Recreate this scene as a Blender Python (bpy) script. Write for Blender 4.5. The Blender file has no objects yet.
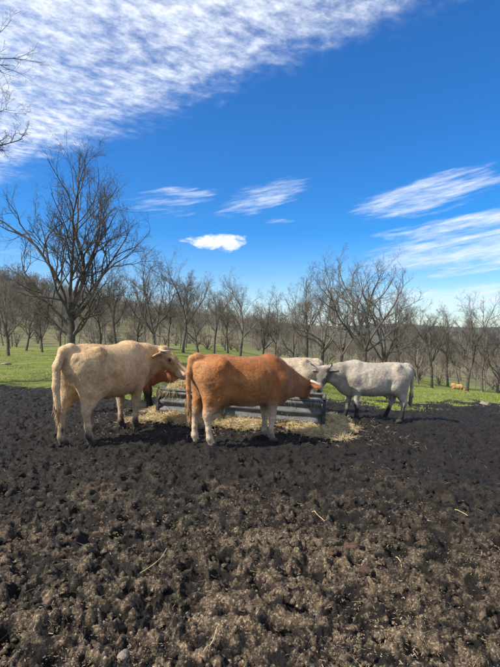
import bpy, bmesh, math, random
import numpy as np
from mathutils import Vector, Matrix

random.seed(7)
rng = np.random.default_rng(7)
D = bpy.data
scene = bpy.context.scene
COL = scene.collection
R = math.radians

# ------------------------------------------------------------------ camera, sky, sun, exposure
EYE = 1.65
FPX, CX, CY = 481.0, 250.0, 333.0          # focal length in photograph pixels, principal point
cam_d = D.cameras.new('camera')
cam_d.sensor_fit = 'VERTICAL'
cam_d.sensor_height = 36.0
cam_d.lens = 36.0 * FPX / 667.0
cam_d.clip_start = 0.05
cam_d.clip_end = 9000
cam = D.objects.new('camera', cam_d)
COL.objects.link(cam)
cam.location = (0, 0, EYE)
cam.rotation_euler = (R(90), 0, 0)
scene.camera = cam

SUN_EL, SUN_AZ = R(43), math.atan2(-1.0, -0.38)       # sun stands to the left, a touch behind the camera
sun_dir = Vector((math.sin(SUN_AZ) * math.cos(SUN_EL), math.cos(SUN_AZ) * math.cos(SUN_EL), math.sin(SUN_EL)))
sun_d = D.lights.new('sun', 'SUN')
sun_d.energy = 5.0
sun_d.angle = R(0.53)
sun_d.color = (1.0, 0.92, 0.80)
sun = D.objects.new('sun', sun_d)
COL.objects.link(sun)
sun.location = sun_dir * 60
sun.rotation_euler = sun_dir.to_track_quat('Z', 'Y').to_euler()

scene.view_settings.view_transform = 'Standard'
scene.view_settings.look = 'None'
scene.view_settings.gamma = 1.0
scene.view_settings.exposure = 0.72
scene.view_settings.use_curve_mapping = False

SKY_STRENGTH = 0.10


class N:
    """tiny expression helper for shader nodes"""
    def __init__(self, nt, sock): self.nt, self.s = nt, sock
    def _op(self, op, *args, clamp=False):
        n = self.nt.nodes.new('ShaderNodeMath'); n.operation = op; n.use_clamp = clamp
        for i, a in enumerate((self,) + args):
            if isinstance(a, N): self.nt.links.new(a.s, n.inputs[i])
            else: n.inputs[i].default_value = a
        return N(self.nt, n.outputs[0])
    def __add__(self, o): return self._op('ADD', o)
    def __sub__(self, o): return self._op('SUBTRACT', o)
    def __mul__(self, o): return self._op('MULTIPLY', o)
    def __truediv__(self, o): return self._op('DIVIDE', o)
    def max(self, o): return self._op('MAXIMUM', o)
    def min(self, o): return self._op('MINIMUM', o)
    def atan2(self, o): return self._op('ARCTAN2', o)
    def sat(self): return self._op('ADD', 0.0, clamp=True)
    def pow(self, e): return self._op('POWER', e)
    def asin(self): return self._op('ARCSINE')
    def smooth(self, a, b):
        n = self.nt.nodes.new('ShaderNodeMapRange'); n.interpolation_type = 'SMOOTHSTEP'
        self.nt.links.new(self.s, n.inputs['Value'])
        n.inputs['From Min'].default_value = a; n.inputs['From Max'].default_value = b
        n.inputs['To Min'].default_value = 0; n.inputs['To Max'].default_value = 1
        return N(self.nt, n.outputs[0])
    def inv(self):
        n = self.nt.nodes.new('ShaderNodeMath'); n.operation = 'SUBTRACT'; n.inputs[0].default_value = 1.0
        self.nt.links.new(self.s, n.inputs[1]); return N(self.nt, n.outputs[0])


def combine(nt, x, y, z):
    n = nt.nodes.new('ShaderNodeCombineXYZ')
    for i, a in enumerate((x, y, z)):
        if isinstance(a, N): nt.links.new(a.s, n.inputs[i])
        else: n.inputs[i].default_value = a
    return n.outputs[0]


def noise(nt, vec, scale, detail=4, rough=0.55, dist=0.0, lac=2.0, out='Fac'):
    n = nt.nodes.new('ShaderNodeTexNoise')
    if vec is not None: nt.links.new(vec, n.inputs['Vector'])
    n.inputs['Scale'].default_value = scale; n.inputs['Detail'].default_value = detail
    n.inputs['Roughness'].default_value = rough; n.inputs['Distortion'].default_value = dist
    n.inputs['Lacunarity'].default_value = lac
    return N(nt, n.outputs[out])


def mixc(nt, fac, a, b):
    n = nt.nodes.new('ShaderNodeMix'); n.data_type = 'RGBA'
    for idx, v in ((0, fac), (6, a), (7, b)):
        if isinstance(v, N): nt.links.new(v.s, n.inputs[idx])
        elif isinstance(v, bpy.types.NodeSocket): nt.links.new(v, n.inputs[idx])
        elif isinstance(v, (tuple, list)): n.inputs[idx].default_value = (*v[:3], 1.0)
        else: n.inputs[idx].default_value = v
    return n.outputs[2]


def build_world():
    w = D.worlds.new('World'); scene.world = w; w.use_nodes = True
    nt = w.node_tree; nt.nodes.clear()
    out = nt.nodes.new('ShaderNodeOutputWorld'); bg = nt.nodes.new('ShaderNodeBackground')
    nt.links.new(bg.outputs[0], out.inputs[0]); bg.inputs['Strength'].default_value = SKY_STRENGTH
    sky = nt.nodes.new('ShaderNodeTexSky'); sky.sky_type = 'NISHITA'; sky.sun_disc = False
    sky.sun_elevation = SUN_EL; sky.sun_rotation = SUN_AZ
    sky.altitude = 600; sky.air_density = 1.0; sky.dust_density = 0.25; sky.ozone_density = 3.0
    hsv = nt.nodes.new('ShaderNodeHueSaturation'); hsv.inputs['Hue'].default_value = 0.509; hsv.inputs['Saturation'].default_value = 1.62
    hsv.inputs['Value'].default_value = 1.10
    nt.links.new(sky.outputs[0], hsv.inputs['Color'])
    tc = nt.nodes.new('ShaderNodeTexCoord'); sep = nt.nodes.new('ShaderNodeSeparateXYZ')
    nt.links.new(tc.outputs['Generated'], sep.inputs[0])
    dx, dy, dz = (N(nt, sep.outputs[i]) for i in range(3))
    zz = dz.max(0.03)
    px, py = dx / zz, dy / zz                      # the cloud layer, seen as a plane overhead
    az, el = dx.atan2(dy), dz.asin()
    # --- altocumulus deck with a straight edge, running over the camera
    P = combine(nt, px, py, 0.0)
    edge = (px * 0.80 + py)
    wob = noise(nt, P, 1.3, 4, 0.6) - 0.5
    wob2 = noise(nt, P, 5.0, 3, 0.6) - 0.5
    wob3 = noise(nt, P, 14.0, 4, 0.6) - 0.5
    deck = (edge + wob * 0.60 + wob2 * 0.42 + (wob3 * 0.20)).smooth(1.58, 2.03).inv()
    rot = combine(nt, px * 0.8 + py * 0.6, py * 0.8 - px * 0.6, 0.0)
    stretch = nt.nodes.new('ShaderNodeVectorMath'); stretch.operation = 'MULTIPLY'
    nt.links.new(rot, stretch.inputs[0]); stretch.inputs[1].default_value = (1.0, 1.25, 1.0)
    puff = noise(nt, stretch.outputs[0], 15.0, 7, 0.66, 0.12)
    gap = noise(nt, P, 2.6, 3, 0.5)
    thick = (puff * 0.72 + gap * 0.5)
    deck_a = (deck * (thick + deck * 0.20 - 0.20).smooth(0.28, 0.92)) * 0.95
    # --- wisps: soft stretched patches at their own bearing and height
    def patch(a0, e0, ra, re, tilt, k=1.0):
        c, s = math.cos(tilt), math.sin(tilt)
        u = ((az - a0) * c + (el - e0) * s) / ra
        v = ((el - e0) * c - (az - a0) * s) / re
        d = u * u + v * v
        return d.smooth(0.0, 1.75).inv() * k
    def ae(x, y):
        v = Vector(((x - CX) / FPX, 1, (CY - y) / FPX)).normalized()
        return math.atan2(v.x, v.y), math.asin(v.z)
    def pp(x, y, rx, ry, tilt, k=1.0):
        a, e = ae(x, y)
        return patch(a, e, rx / FPX * 0.93, ry / FPX * 0.9, tilt, k)
    wisps = [pp(172, 199, 50, 18, 0.12, 0.72), pp(265, 197, 66, 15, 0.25, 0.80), pp(424, 196, 80, 19, 0.17, 1.0),
             pp(470, 222, 98, 11, 0.10, 0.95), pp(470, 248, 120, 24, 0.10, 1.0), pp(470, 268, 80, 7, 0.10, 0.92),
             pp(465, 296, 130, 14, 0.04, 1.0), pp(330, 300, 130, 8, 0.0, 0.28), pp(278, 221, 20, 3.2, 0.0, 0.5),
             pp(30, 262, 110, 24, 0.05, 0.35), pp(700, 230, 160, 30, 0.1, 0.8), pp(-260, 250, 200, 30, 0.05, 0.7)]
    tot = wisps[0]
    for q in wisps[1:]: tot = tot.max(q)
    AE = combine(nt, az * 1.0 + el * 0.2, el * 7.5 - az * 1.1, 0.0)
    streak = noise(nt, AE, 7.0, 6, 0.64, 0.35)
    fine = noise(nt, AE, 22.0, 5, 0.65, 0.3)
    wisp_a = (tot * 0.95 + (streak - 0.5) * 2.0 + (fine - 0.5) * 1.0 - 0.36).smooth(0.0, 1.3) * tot.smooth(0.0, 0.35)
    # --- the small bright cloud low in the middle
    cum = pp(213, 241, 26, 9, 0.04).max(pp(232, 243, 17, 8, 0.25)).max(pp(191, 240, 14, 3, 0.0, 0.6))
    cn = noise(nt, combine(nt, az, el * 1.8, 0.0), 34.0, 5, 0.6, 0.2)
    cum_a = (cum * 1.1 + (cn - 0.5) * 2.6 - 0.32).smooth(0.0, 0.9) * cum.smooth(0.0, 0.3)
    alpha = deck_a.max(wisp_a * 0.92).max(cum_a)
    alpha = alpha * el.smooth(0.0, 0.05)
    soft = (puff - 0.5) * 0.6 + (gap - 0.5) * 0.4 + 1.0
    cc = nt.nodes.new('ShaderNodeVectorMath'); cc.operation = 'SCALE'
    cc.inputs[0].default_value = (6.9, 7.2, 7.6); nt.links.new(soft.s, cc.inputs['Scale'])
    col = mixc(nt, alpha, hsv.outputs[0], cc.outputs[0])
    nt.links.new(col, bg.inputs['Color'])


build_world()


# ------------------------------------------------------------------ numpy noise
def _hash(ix, iy, iz=0, seed=0):
    h = (ix.astype(np.int64) * 374761393 + iy.astype(np.int64) * 668265263 + np.int64(seed) * 362437 + (iz.astype(np.int64) if hasattr(iz, 'astype') else np.int64(iz)) * 1274126177)
    h = (h ^ (h >> 13)) * 1103515245 & 0x7fffffff
    h = (h ^ (h >> 15)) * 12345677 & 0x7fffffff
    return ((h ^ (h >> 11)) & 0xffff) / 65535.0


def vn2(x, y, seed=0):
    ix, iy = np.floor(x), np.floor(y)
    fx, fy = x - ix, y - iy
    fx = fx * fx * fx * (fx * (fx * 6 - 15) + 10); fy = fy * fy * fy * (fy * (fy * 6 - 15) + 10)
    a, b = _hash(ix, iy, 0, seed), _hash(ix + 1, iy, 0, seed)
    c, d = _hash(ix, iy + 1, 0, seed), _hash(ix + 1, iy + 1, 0, seed)
    return (a * (1 - fx) + b * fx) * (1 - fy) + (c * (1 - fx) + d * fx) * fy


def fbm2(x, y, octv=4, seed=0, gain=0.5):
    s, a, t = 0, 1.0, 0
    for i in range(octv):
        c, sn = math.cos(i * 1.1 + .3), math.sin(i * 1.1 + .3)
        s = s + a * vn2((x * c - y * sn) * 2 ** i + 17.3 * i, (x * sn + y * c) * 2 ** i - 9.1 * i, seed + i); t += a; a *= gain
    return s / t


def vn3(x, y, z, seed=0):
    ix, iy, iz = np.floor(x), np.floor(y), np.floor(z)
    fx, fy, fz = x - ix, y - iy, z - iz
    fx = fx * fx * (3 - 2 * fx); fy = fy * fy * (3 - 2 * fy); fz = fz * fz * (3 - 2 * fz)
    r = 0
    for k in (0, 1):
        for j in (0, 1):
            for i in (0, 1):
                w = (fx if i else 1 - fx) * (fy if j else 1 - fy) * (fz if k else 1 - fz)
                r = r + w * _hash(ix + i, iy + j, iz + k, seed)
    return r


def worley2(x, y, seed=0):
    ix, iy = np.floor(x), np.floor(y)
    d1 = np.full(x.shape, 9.0)
    for j in (-1, 0, 1):
        for i in (-1, 0, 1):
            cx, cy = ix + i, iy + j
            qx = cx + _hash(cx, cy, 0, seed); qy = cy + _hash(cx, cy, 0, seed + 91)
            d1 = np.minimum(d1, (x - qx) ** 2 + (y - qy) ** 2)
    return np.sqrt(d1)


def sstep(a, b, x):
    t = np.clip((x - a) / (b - a), 0, 1)
    return t * t * (3 - 2 * t)


# ------------------------------------------------------------------ mesh helpers
def link(o, parent=None):
    COL.objects.link(o)
    if parent is not None: o.parent = parent
    return o


def mesh_np(name, V, F, mat=None, parent=None, smooth=True, colors=None, attrs=None):
    """V (n,3), F list of index arrays (quads and/or tris)"""
    me = D.meshes.new(name)
    V = np.asarray(V, dtype=np.float32)
    Fs = F if isinstance(F, list) else [F]
    Fs = [np.asarray(f, dtype=np.int32) for f in Fs if len(f)]
    me.vertices.add(len(V)); me.vertices.foreach_set('co', V.ravel())
    nl = sum(f.size for f in Fs); nf = sum(len(f) for f in Fs)
    me.loops.add(nl); me.polygons.add(nf)
    me.loops.foreach_set('vertex_index', np.concatenate([f.ravel() for f in Fs]))
    tot = np.concatenate([np.full(len(f), f.shape[1], np.int32) for f in Fs])
    st = np.concatenate([[0], np.cumsum(tot)[:-1]]).astype(np.int32)
    me.polygons.foreach_set('loop_start', st)
    me.polygons.foreach_set('use_smooth', np.full(nf, smooth))
    me.update(calc_edges=True); me.validate()
    if colors is not None:
        a = me.color_attributes.new('Col', 'FLOAT_COLOR', 'POINT')
        c = np.ones((len(V), 4), np.float32); c[:, :3] = colors
        a.data.foreach_set('color', c.ravel())
    for k, v in (attrs or {}).items():
        a = me.attributes.new(k, 'FLOAT', 'POINT'); a.data.foreach_set('value', np.asarray(v, np.float32))
    if mat is not None: me.materials.append(mat)
    return link(D.objects.new(name, me), parent)


def obj_bm(name, bm, mat, parent=None, smooth=True):
    me = D.meshes.new(name); bm.normal_update(); bm.to_mesh(me); bm.free()
    me.polygons.foreach_set('use_smooth', [smooth] * len(me.polygons))
    me.materials.append(mat)
    return link(D.objects.new(name, me), parent)


def tag(o, label=None, cat=None, group=None, kind=None):
    if label: o['label'] = label
    if cat: o['category'] = cat
    if group: o['group'] = group
    if kind: o['kind'] = kind
    return o


def empty(name, loc, label, cat, group=None, rot=(0, 0, 0)):
    o = D.objects.new(name, None); o.empty_display_size = 0.2
    o.location = loc; o.rotation_euler = rot
    link(o); return tag(o, label, cat, group)


def new_mat(name):
    m = D.materials.new(name); m.use_nodes = True
    nt = m.node_tree
    return m, nt, nt.nodes['Principled BSDF']


def attr_node(nt, name, color=False):
    n = nt.nodes.new('ShaderNodeAttribute'); n.attribute_name = name
    return n.outputs['Color'] if color else N(nt, n.outputs['Fac'])


def objcoord(nt, kind='Object'):
    return nt.nodes.new('ShaderNodeTexCoord').outputs[kind]


def bump(nt, bsdf, height, strength=0.5, dist=0.02):
    b = nt.nodes.new('ShaderNodeBump'); b.inputs['Strength'].default_value = strength; b.inputs['Distance'].default_value = dist
    nt.links.new(height.s, b.inputs['Height']); nt.links.new(b.outputs[0], bsdf.inputs['Normal'])


def ramp_mat(name, stops, scale=8, detail=5, rough=0.8, bump_s=0.3, bump_d=0.01, rand=0.0, spec=0.3):
    m, nt, b = new_mat(name)
    co = objcoord(nt)
    f = noise(nt, co, scale, detail, 0.6)
    if rand:
        oi = nt.nodes.new('ShaderNodeObjectInfo')
        f = f + (N(nt, oi.outputs['Random']) - 0.5) * rand
    r = nt.nodes.new('ShaderNodeValToRGB'); nt.links.new(f.s, r.inputs[0])
    el = r.color_ramp.elements
    while len(el) < len(stops): el.new(0.5)
    for e, (p, c) in zip(el, stops): e.position = p; e.color = (*c, 1)
    nt.links.new(r.outputs[0], b.inputs['Base Color'])
    b.inputs['Roughness'].default_value = rough; b.inputs['Specular IOR Level'].default_value = spec
    if bump_s: bump(nt, b, noise(nt, co, scale * 4, 4, 0.6), bump_s, bump_d)
    return m


# ------------------------------------------------------------------ terrain
AZ_K = np.radians([-60, -40, -28, -22, -17, -8, 0, 6, 12, 20, 30, 60])
HI_K = np.array([25, 29, 28, 20, 12, 7, 3.5, 1.0, -4.0, -8.0, -9.0, -6.0])


def terrain(X, Y):
    X = np.asarray(X, float); Y = np.asarray(Y, float)
    r = np.hypot(X, Y) + 1e-6
    h = -0.045 * np.clip(X, -1.8, 5.0) * sstep(3.5, 9, Y)
    h = h - 0.135 * np.clip(X + 6.0, 0, 50) * np.clip((Y - 9.5) / 33, 0, 1) - 0.006 * np.clip(Y - 12, 0, 80)
    az = np.arctan2(X, np.maximum(Y, 1e-3))
    hill = np.interp(az, AZ_K, HI_K)
    h = h + sstep(75, 270, r) * hill * (0.9 + 0.25 * fbm2(X / 90, Y / 90, 3, 5)) * sstep(-20, 40, Y)
    far = 46 + 130 * (fbm2(X / 800 + 3.1, Y / 1600, 4, 11) - 0.5)
    h = h + sstep(700, 2600, r) * far * sstep(-200, 200, Y)
    return h


def at(x, y, ymax=400):
    """ground point seen at photograph pixel (x, y)"""
    Y = 2.0
    while Y < ymax:
        X = (x - CX) / FPX * Y
        if EYE - (y - CY) / FPX * Y <= terrain(X, Y): break
        Y += 0.02
    return np.array([X, Y, float(terrain(X, Y))])


def grass_mask(X, Y):
    e = Y - 13.6 + 3.4 * (fbm2(X / 2.2, Y / 2.2, 4, 21) - 0.5) * 2 + 2.0 * (fbm2(X * 1.7, Y * 1.0, 3, 33) - 0.5) * 2 - 0.10 * np.clip(X, 0, 10) + 0.5 * np.sin(X * .5)
    return sstep(-1.4, 2.2, e)


# hoof pits pressed into the mud
_pr = np.random.default_rng(5)
PITS = []
for _ in range(1700):
    Yp = _pr.uniform(1.2, 13.5); Xp = _pr.uniform(-1, 1) * (Yp * 0.75 + 1)
    PITS.append((Xp, Yp, _pr.uniform(0.045, 0.095), _pr.uniform(0.02, 0.065), _pr.uniform(0, 3.14)))


def mud_height(X, Y):
    w1x, w1y = fbm2(X * 2.6, Y * 2.6, 3, 41) - .5, fbm2(X * 2.6 + 9, Y * 2.6, 3, 43) - .5
    xs, ys = X + 0.30 * w1x, Y + 0.30 * w1y
    bil = lambda f, sd, o=3: np.abs(2 * fbm2(xs * f, ys * f, o, sd, .55) - 1)
    trod = sstep(.34, .62, fbm2(X * .9 + 7, Y * .9, 3, 90))          # smoother, smeared places between churned ones
    a = .62 + .5 * trod
    h = 0.12 * (fbm2(xs * 1.4, ys * 1.4, 3, 51) - .5)
    h = h + 0.100 * (0.42 - bil(3.0, 53)) * a                   # sharp crests between trodden hollows
    h = h + 0.052 * (bil(6.5, 55) - .2) * a
    k = 0.75 - worley2(xs * 11 + 5, ys * 11, 62); h = h + 0.034 * np.clip(k, -.2, 1) * (.35 + 1.1 * fbm2(X * 2, Y * 2, 2, 5))
    h = h + 0.040 * (bil(14, 57) - .2) * (.5 + .5 * trod)
    h = h + 0.034 * (bil(30, 59, 2) - .2)
    h = h + 0.022 * (fbm2(X * 60, Y * 60, 2, 81) - .5)
    return h * 0.92 - 0.04


TROUGH_L = np.array([-1.74, 9.0]); TROUGH_R = np.array([1.29, 8.5])


def build_ground():
    fine = np.arange(R(-41), R(41), 0.00245)
    rest = np.concatenate([np.linspace(R(41), R(180), 40), np.linspace(R(180), R(319), 40)[1:]])
    ang = np.concatenate([fine, rest]); na = len(ang)
    r = [0.9]
    while r[-1] < 15.5: r.append(r[-1] * 1.0047)
    while r[-1] < 60: r.append(r[-1] * 1.018)
    while r[-1] < 5200: r.append(r[-1] * 1.06)
    r = np.array(r); nr = len(r)
    A, RR = np.meshgrid(ang, r)
    X, Y = RR * np.sin(A), RR * np.cos(A)
    # loosen the regular grid a little
    X = X + (rng.random(X.shape) - .5) * RR * 0.0012 * (RR < 15); Y = Y + (rng.random(Y.shape) - .5) * RR * 0.0024 * (RR < 15)
    h = terrain(X, Y)
    g = grass_mask(X, Y)
    near = RR < 24
    m = np.zeros_like(h)
    m[near] = mud_height(X[near], Y[near])
    fade = 1 - sstep(15, 23, RR)
    for (px, py, rr, dep, a) in PITS:
        d0 = math.hypot(px, py)
        i0, i1 = np.searchsorted(r, d0 - 2.4 * rr), np.searchsorted(r, d0 + 2.4 * rr)
        pa = math.atan2(px, py); da = 2.4 * rr / d0
        j0, j1 = np.searchsorted(fine, pa - da), np.searchsorted(fine, pa + da)
        if i1 <= i0 or j1 <= j0: continue
        sx, sy = X[i0:i1, j0:j1] - px, Y[i0:i1, j0:j1] - py
        c, s = math.cos(a), math.sin(a)
        q = np.sqrt(((sx * c + sy * s) / (rr * 1.25)) ** 2 + ((sy * c - sx * s) / rr) ** 2)
        m[i0:i1, j0:j1] += -dep * (1 - sstep(0.45, 1.0, q)) + dep * 0.32 * np.exp(-((q - 1.25) / 0.28) ** 2)
    h = h + m * fade * (1 - 0.62 * g)
    # level, trampled footing along the trough
    V = np.stack([X, Y, h], -1).reshape(-1, 3)
    centre = len(V); V = np.vstack([V, [[0, 0, 0]]])
    I = np.arange(nr * na).reshape(nr, na)
    In = np.roll(I, -1, axis=1)
    Q = np.stack([I[:-1], I[1:], In[1:], In[:-1]], -1).reshape(-1, 4)
    T = np.stack([np.full(na, centre), I[0], In[0]], -1)
    relief = np.append((m * fade).ravel(), 0)
    o = mesh_np('ground', V, [Q, T], MAT['ground'], attrs={'grass': np.append(g.ravel(), 0), 'relief': relief})
    tag(o, kind='structure')
    o['label'] = 'churned black mud turning to short green pasture towards the trees'
    return o


def ground_mat():
    m, nt, b = new_mat('mud_and_pasture')
    co = objcoord(nt); sep = nt.nodes.new('ShaderNodeSeparateXYZ'); nt.links.new(co, sep.inputs[0])
    X, Y = N(nt, sep.outputs[0]), N(nt, sep.outputs[1])
    g, rel = attr_node(nt, 'grass'), attr_node(nt, 'relief')
    # wet mud
    n1 = noise(nt, co, 7, 6, 0.65); n2 = noise(nt, co, 46, 4, 0.6); n3 = noise(nt, co, 1.1, 4, 0.6)
    dist = (Y * Y + X * X).pow(0.5)
    mud = mixc(nt, n1.smooth(0.3, 0.75), (0.0068, 0.0058, 0.0050), (0.027, 0.0215, 0.0172))
    mud = mixc(nt, n2.smooth(0.55, 0.75) * 0.55, mud, (0.085, 0.068, 0.052))
    # drier, trampled mud with old hay in it, in the foreground; crests dry first
    dry = (dist + (n3 - 0.5) * 5.5 + X * 0.10).smooth(2.0, 6.6).inv()
    bits = noise(nt, co, 19, 6, 0.72, 0.5)
    dryc = mixc(nt, bits.smooth(0.36, 0.68), (0.034, 0.025, 0.018), (0.22, 0.158, 0.100))
    dryc = mixc(nt, noise(nt, co, 64, 4, 0.7).smooth(0.50, 0.68) * 0.9, dryc, (0.55, 0.44, 0.29))
    blot = noise(nt, co, 8.5, 6, 0.72, 0.4)
    mud = mixc(nt, dry * (blot + (n1 - 0.5) * 0.7 + rel * 2.2).smooth(0.42, 0.62) * 0.95, mud, dryc)
    # short pasture
    gn, gl = noise(nt, co, 1.9, 5, 0.65), noise(nt, co, 0.35, 4, 0.6)
    gr = mixc(nt, gn.smooth(0.3, 0.7), (0.105, 0.130, 0.024), (0.200, 0.230, 0.042))
    gr = mixc(nt, (gl * .6 + gn * .4).smooth(0.47, 0.66) * 0.8, gr, (0.130, 0.112, 0.070))
    gr = mixc(nt, dist.smooth(62, 100) * 0.9, gr, mixc(nt, noise(nt, co, 0.6, 6, 0.7).smooth(0.35, 0.65), (0.085, 0.080, 0.035), (0.17, 0.145, 0.085)))        # leaf litter under the wood
    gr = mixc(nt, dist.smooth(300, 900), gr, mixc(nt, noise(nt, co, 0.012, 6, 0.7).smooth(0.35, 0.65), (0.035, 0.042, 0.030), (0.085, 0.080, 0.050)))
    gmix = (g + (gn - 0.5) * 0.7 + (n1 - 0.5) * 0.5).smooth(0.38, 0.62)
    col = mixc(nt, gmix, mud, gr)
    nt.links.new(col, b.inputs['Base Color'])
    rough = (n1 * 0.5 + 0.42 + dry * 0.2 + gmix * 0.3).min(0.95)
    nt.links.new(rough.s, b.inputs['Roughness'])
    b.inputs['Specular IOR Level'].default_value = 0.20
    hgt = noise(nt, co, 42, 6, 0.70) + noise(nt, co, 150, 3, 0.6) * 0.45
    bump(nt, b, hgt, 1.0, 0.022)
    return m


# ------------------------------------------------------------------ tubes (trees, horns, tails)
def tubes_np(groups):
    """groups: dict (m points, n sides) -> list of (pts (m,3), radii (m,)). Returns V, list of quads."""
    Vs, Qs, off = [], [], 0
    for (m, n), lst in groups.items():
        P = np.array([q[0] for q in lst], float); Rr = np.array([q[1] for q in lst], float)
        B = len(P)
        T = np.empty_like(P)
        T[:, 1:-1] = P[:, 2:] - P[:, :-2]; T[:, 0] = P[:, 1] - P[:, 0]; T[:, -1] = P[:, -1] - P[:, -2]
        T /= np.linalg.norm(T, axis=-1, keepdims=True) + 1e-9
        ax = np.where((np.abs(T[:, :1, 2:3]) > 0.9), np.array([[[1.0, 0, 0]]]), np.array([[[0, 0, 1.0]]]))
        U = np.cross(np.broadcast_to(ax, T.shape), T); U /= np.linalg.norm(U, axis=-1, keepdims=True) + 1e-9
        W = np.cross(T, U)
        a = np.arange(n) * 2 * np.pi / n
        ring = P[:, :, None] + Rr[:, :, None, None] * (np.cos(a)[:, None] * U[:, :, None] + np.sin(a)[:, None] * W[:, :, None])
        Vs.append(ring.reshape(-1, 3))
        I = (np.arange(B * m * n) + off).reshape(B, m, n); In = np.roll(I, -1, axis=2)
        Qs.append(np.stack([I[:, :-1], In[:, :-1], In[:, 1:], I[:, 1:]], -1).reshape(-1, 4))
        off += B * m * n
    return np.concatenate(Vs), np.concatenate(Qs)


def unit(v): return v / (np.linalg.norm(v) + 1e-9)


def grow(rg, p, d, length, m, wander, lift):
    pts = [p.copy()]
    step = length / (m - 1)
    for i in range(m - 1):
        d = unit(d + rg.normal(0, wander, 3) + np.array([0, 0, lift]))
        p = p + d * step; pts.append(p.copy())
    return np.array(pts), d


def tilt_dir(rg, d, ang, az=None):
    a = np.array([0, 0, 1.0]) if abs(d[2]) < 0.9 else np.array([1.0, 0, 0])
    u = unit(np.cross(d, a)); w = np.cross(d, u)
    az = rg.uniform(0, 2 * np.pi) if az is None else az
    return unit(d * math.cos(ang) + (u * math.cos(az) + w * math.sin(az)) * math.sin(ang))


def make_tree_data(name, seed, height, spread, trunk_r, limbs=None, dens=1.0, levels=5, trunk_frac=0.24, lean=(0, 0), keep=None, bark=None):
    """bare broadleaved tree; returns (trunk mesh, branches mesh)"""
    rg = np.random.default_rng(seed)
    gt, gb = {}, {}
    def put(g, pts, rad, n): g.setdefault((len(pts), n), []).append((pts, rad))
    tl = height * trunk_frac
    d0 = unit(np.array([lean[0], lean[1], 1.0]))
    pts, dt = grow(rg, np.array([0, 0, -0.25]), d0, tl + 0.25, 8, 0.05, 0.03)
    t = np.linspace(0, 1, 8)
    rad = trunk_r * (1.0 - 0.30 * t) + trunk_r * 0.45 * np.exp(-t * 9)
    put(gt, pts, rad, 10)
    top, rt = pts[-1], rad[-1]
    if limbs is None:
        k = rg.integers(5, 8); a0 = rg.uniform(0, 6.28)
        limbs = []
        for i in range(k):
            az = a0 + i * 2 * np.pi / k + rg.normal(0, .3)
            tl_ = rg.uniform(0.22, 0.80)
            limbs.append((az, tl_, rg.uniform(0.72, 1.0) * (1.05 - .3 * tl_), rg.uniform(0.36, 0.52), rg.uniform(0.68, 1.0)))
        limbs.append((rg.uniform(0, 6.28), 0.12, 1.0, 0.68, 1.0))
    H = height - tl
    def twigs(pts, rad, L, lev):
        if lev > levels: return
        m = len(pts)
        cnt = {2: 8, 3: 7, 4: 6, 5: 4, 6: 3}[lev]
        cnt = max(2, int(round(cnt * dens * rg.uniform(0.8, 1.2))))
        for i in range(cnt):
            f = 0.22 + 0.78 * (i + rg.uniform(0, 0.9)) / cnt
            f = min(f, 0.98)
            q = f * (m - 1); j = min(int(q), m - 2); u = q - j
            p = pts[j] * (1 - u) + pts[j + 1] * u
            rr = rad[j] * (1 - u) + rad[j + 1] * u
            dd = unit(pts[j + 1] - pts[j])
            nd = tilt_dir(rg, dd, rg.uniform(0.5, 1.05))
            nd = unit(nd + np.array([0, 0, 0.16]))
            nl = L * rg.uniform(0.36, 0.6) * (1.12 - 0.5 * f)
            nm, ns = {2: (7, 6), 3: (6, 4), 4: (4, 3), 5: (3, 3), 6: (3, 3)}[lev]
            lift = {2: .06, 3: .04, 4: .03, 5: .02, 6: .02}[lev]
            np_, _ = grow(rg, p, nd, nl, nm, {2: .16, 3: .19, 4: .22, 5: .24, 6: .22}[lev], lift)
            r0 = min(rr * 0.72, {2: trunk_r * .18, 3: trunk_r * .078, 4: trunk_r * 0.042, 5: trunk_r * 0.028, 6: .004}[lev])
            nr_ = np.linspace(r0, max(r0 * 0.35, 0.003), nm)
            put(gb, np_, nr_, ns)
            twigs(np_, nr_, nl, lev + 1)
    for (az, tilt, ln, rfac, hs) in limbs:
        j = max(3, int(round(hs * 7)))
        p = pts[j]
        d = np.array([math.cos(az) * math.sin(tilt) * spread, math.sin(az) * math.sin(tilt) * spread, math.cos(tilt)])
        L = H * ln
        lp, _ = grow(rg, p, unit(d), L, 13, 0.135, 0.05)
        r0 = trunk_r * rfac * .86
        lr = r0 * (1 - np.linspace(0, 1, 13)) ** 0.8 + 0.012
        put(gb, lp, lr, 8)
        twigs(lp, lr, L, 2)
    if keep is not None:
        for kk in list(gb):
            gb[kk] = [q for q in gb[kk] if keep(q[0])]
            if not gb[kk]: del gb[kk]
    out = []
    for nm, g, mt in (('trunk', gt, bark or MAT['bark']), ('branches', gb, bark or MAT['twig'])):
        V, Q = tubes_np(g)
        me_o = mesh_np(name + '_' + nm, V, Q, mt)
        me = me_o.data; D.objects.remove(me_o); out.append(me)
    return out


def place_tree(data, loc, rz, sc, label, group=None, name='bare_tree', szz=1.0):
    o = empty(name, loc, label, 'tree', group, (0, 0, rz))
    for nm, me in zip(('trunk', 'branches'), data):
        c = D.objects.new(nm, me); link(c, o); c.scale = (sc, sc, sc * szz)
    return o


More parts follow.
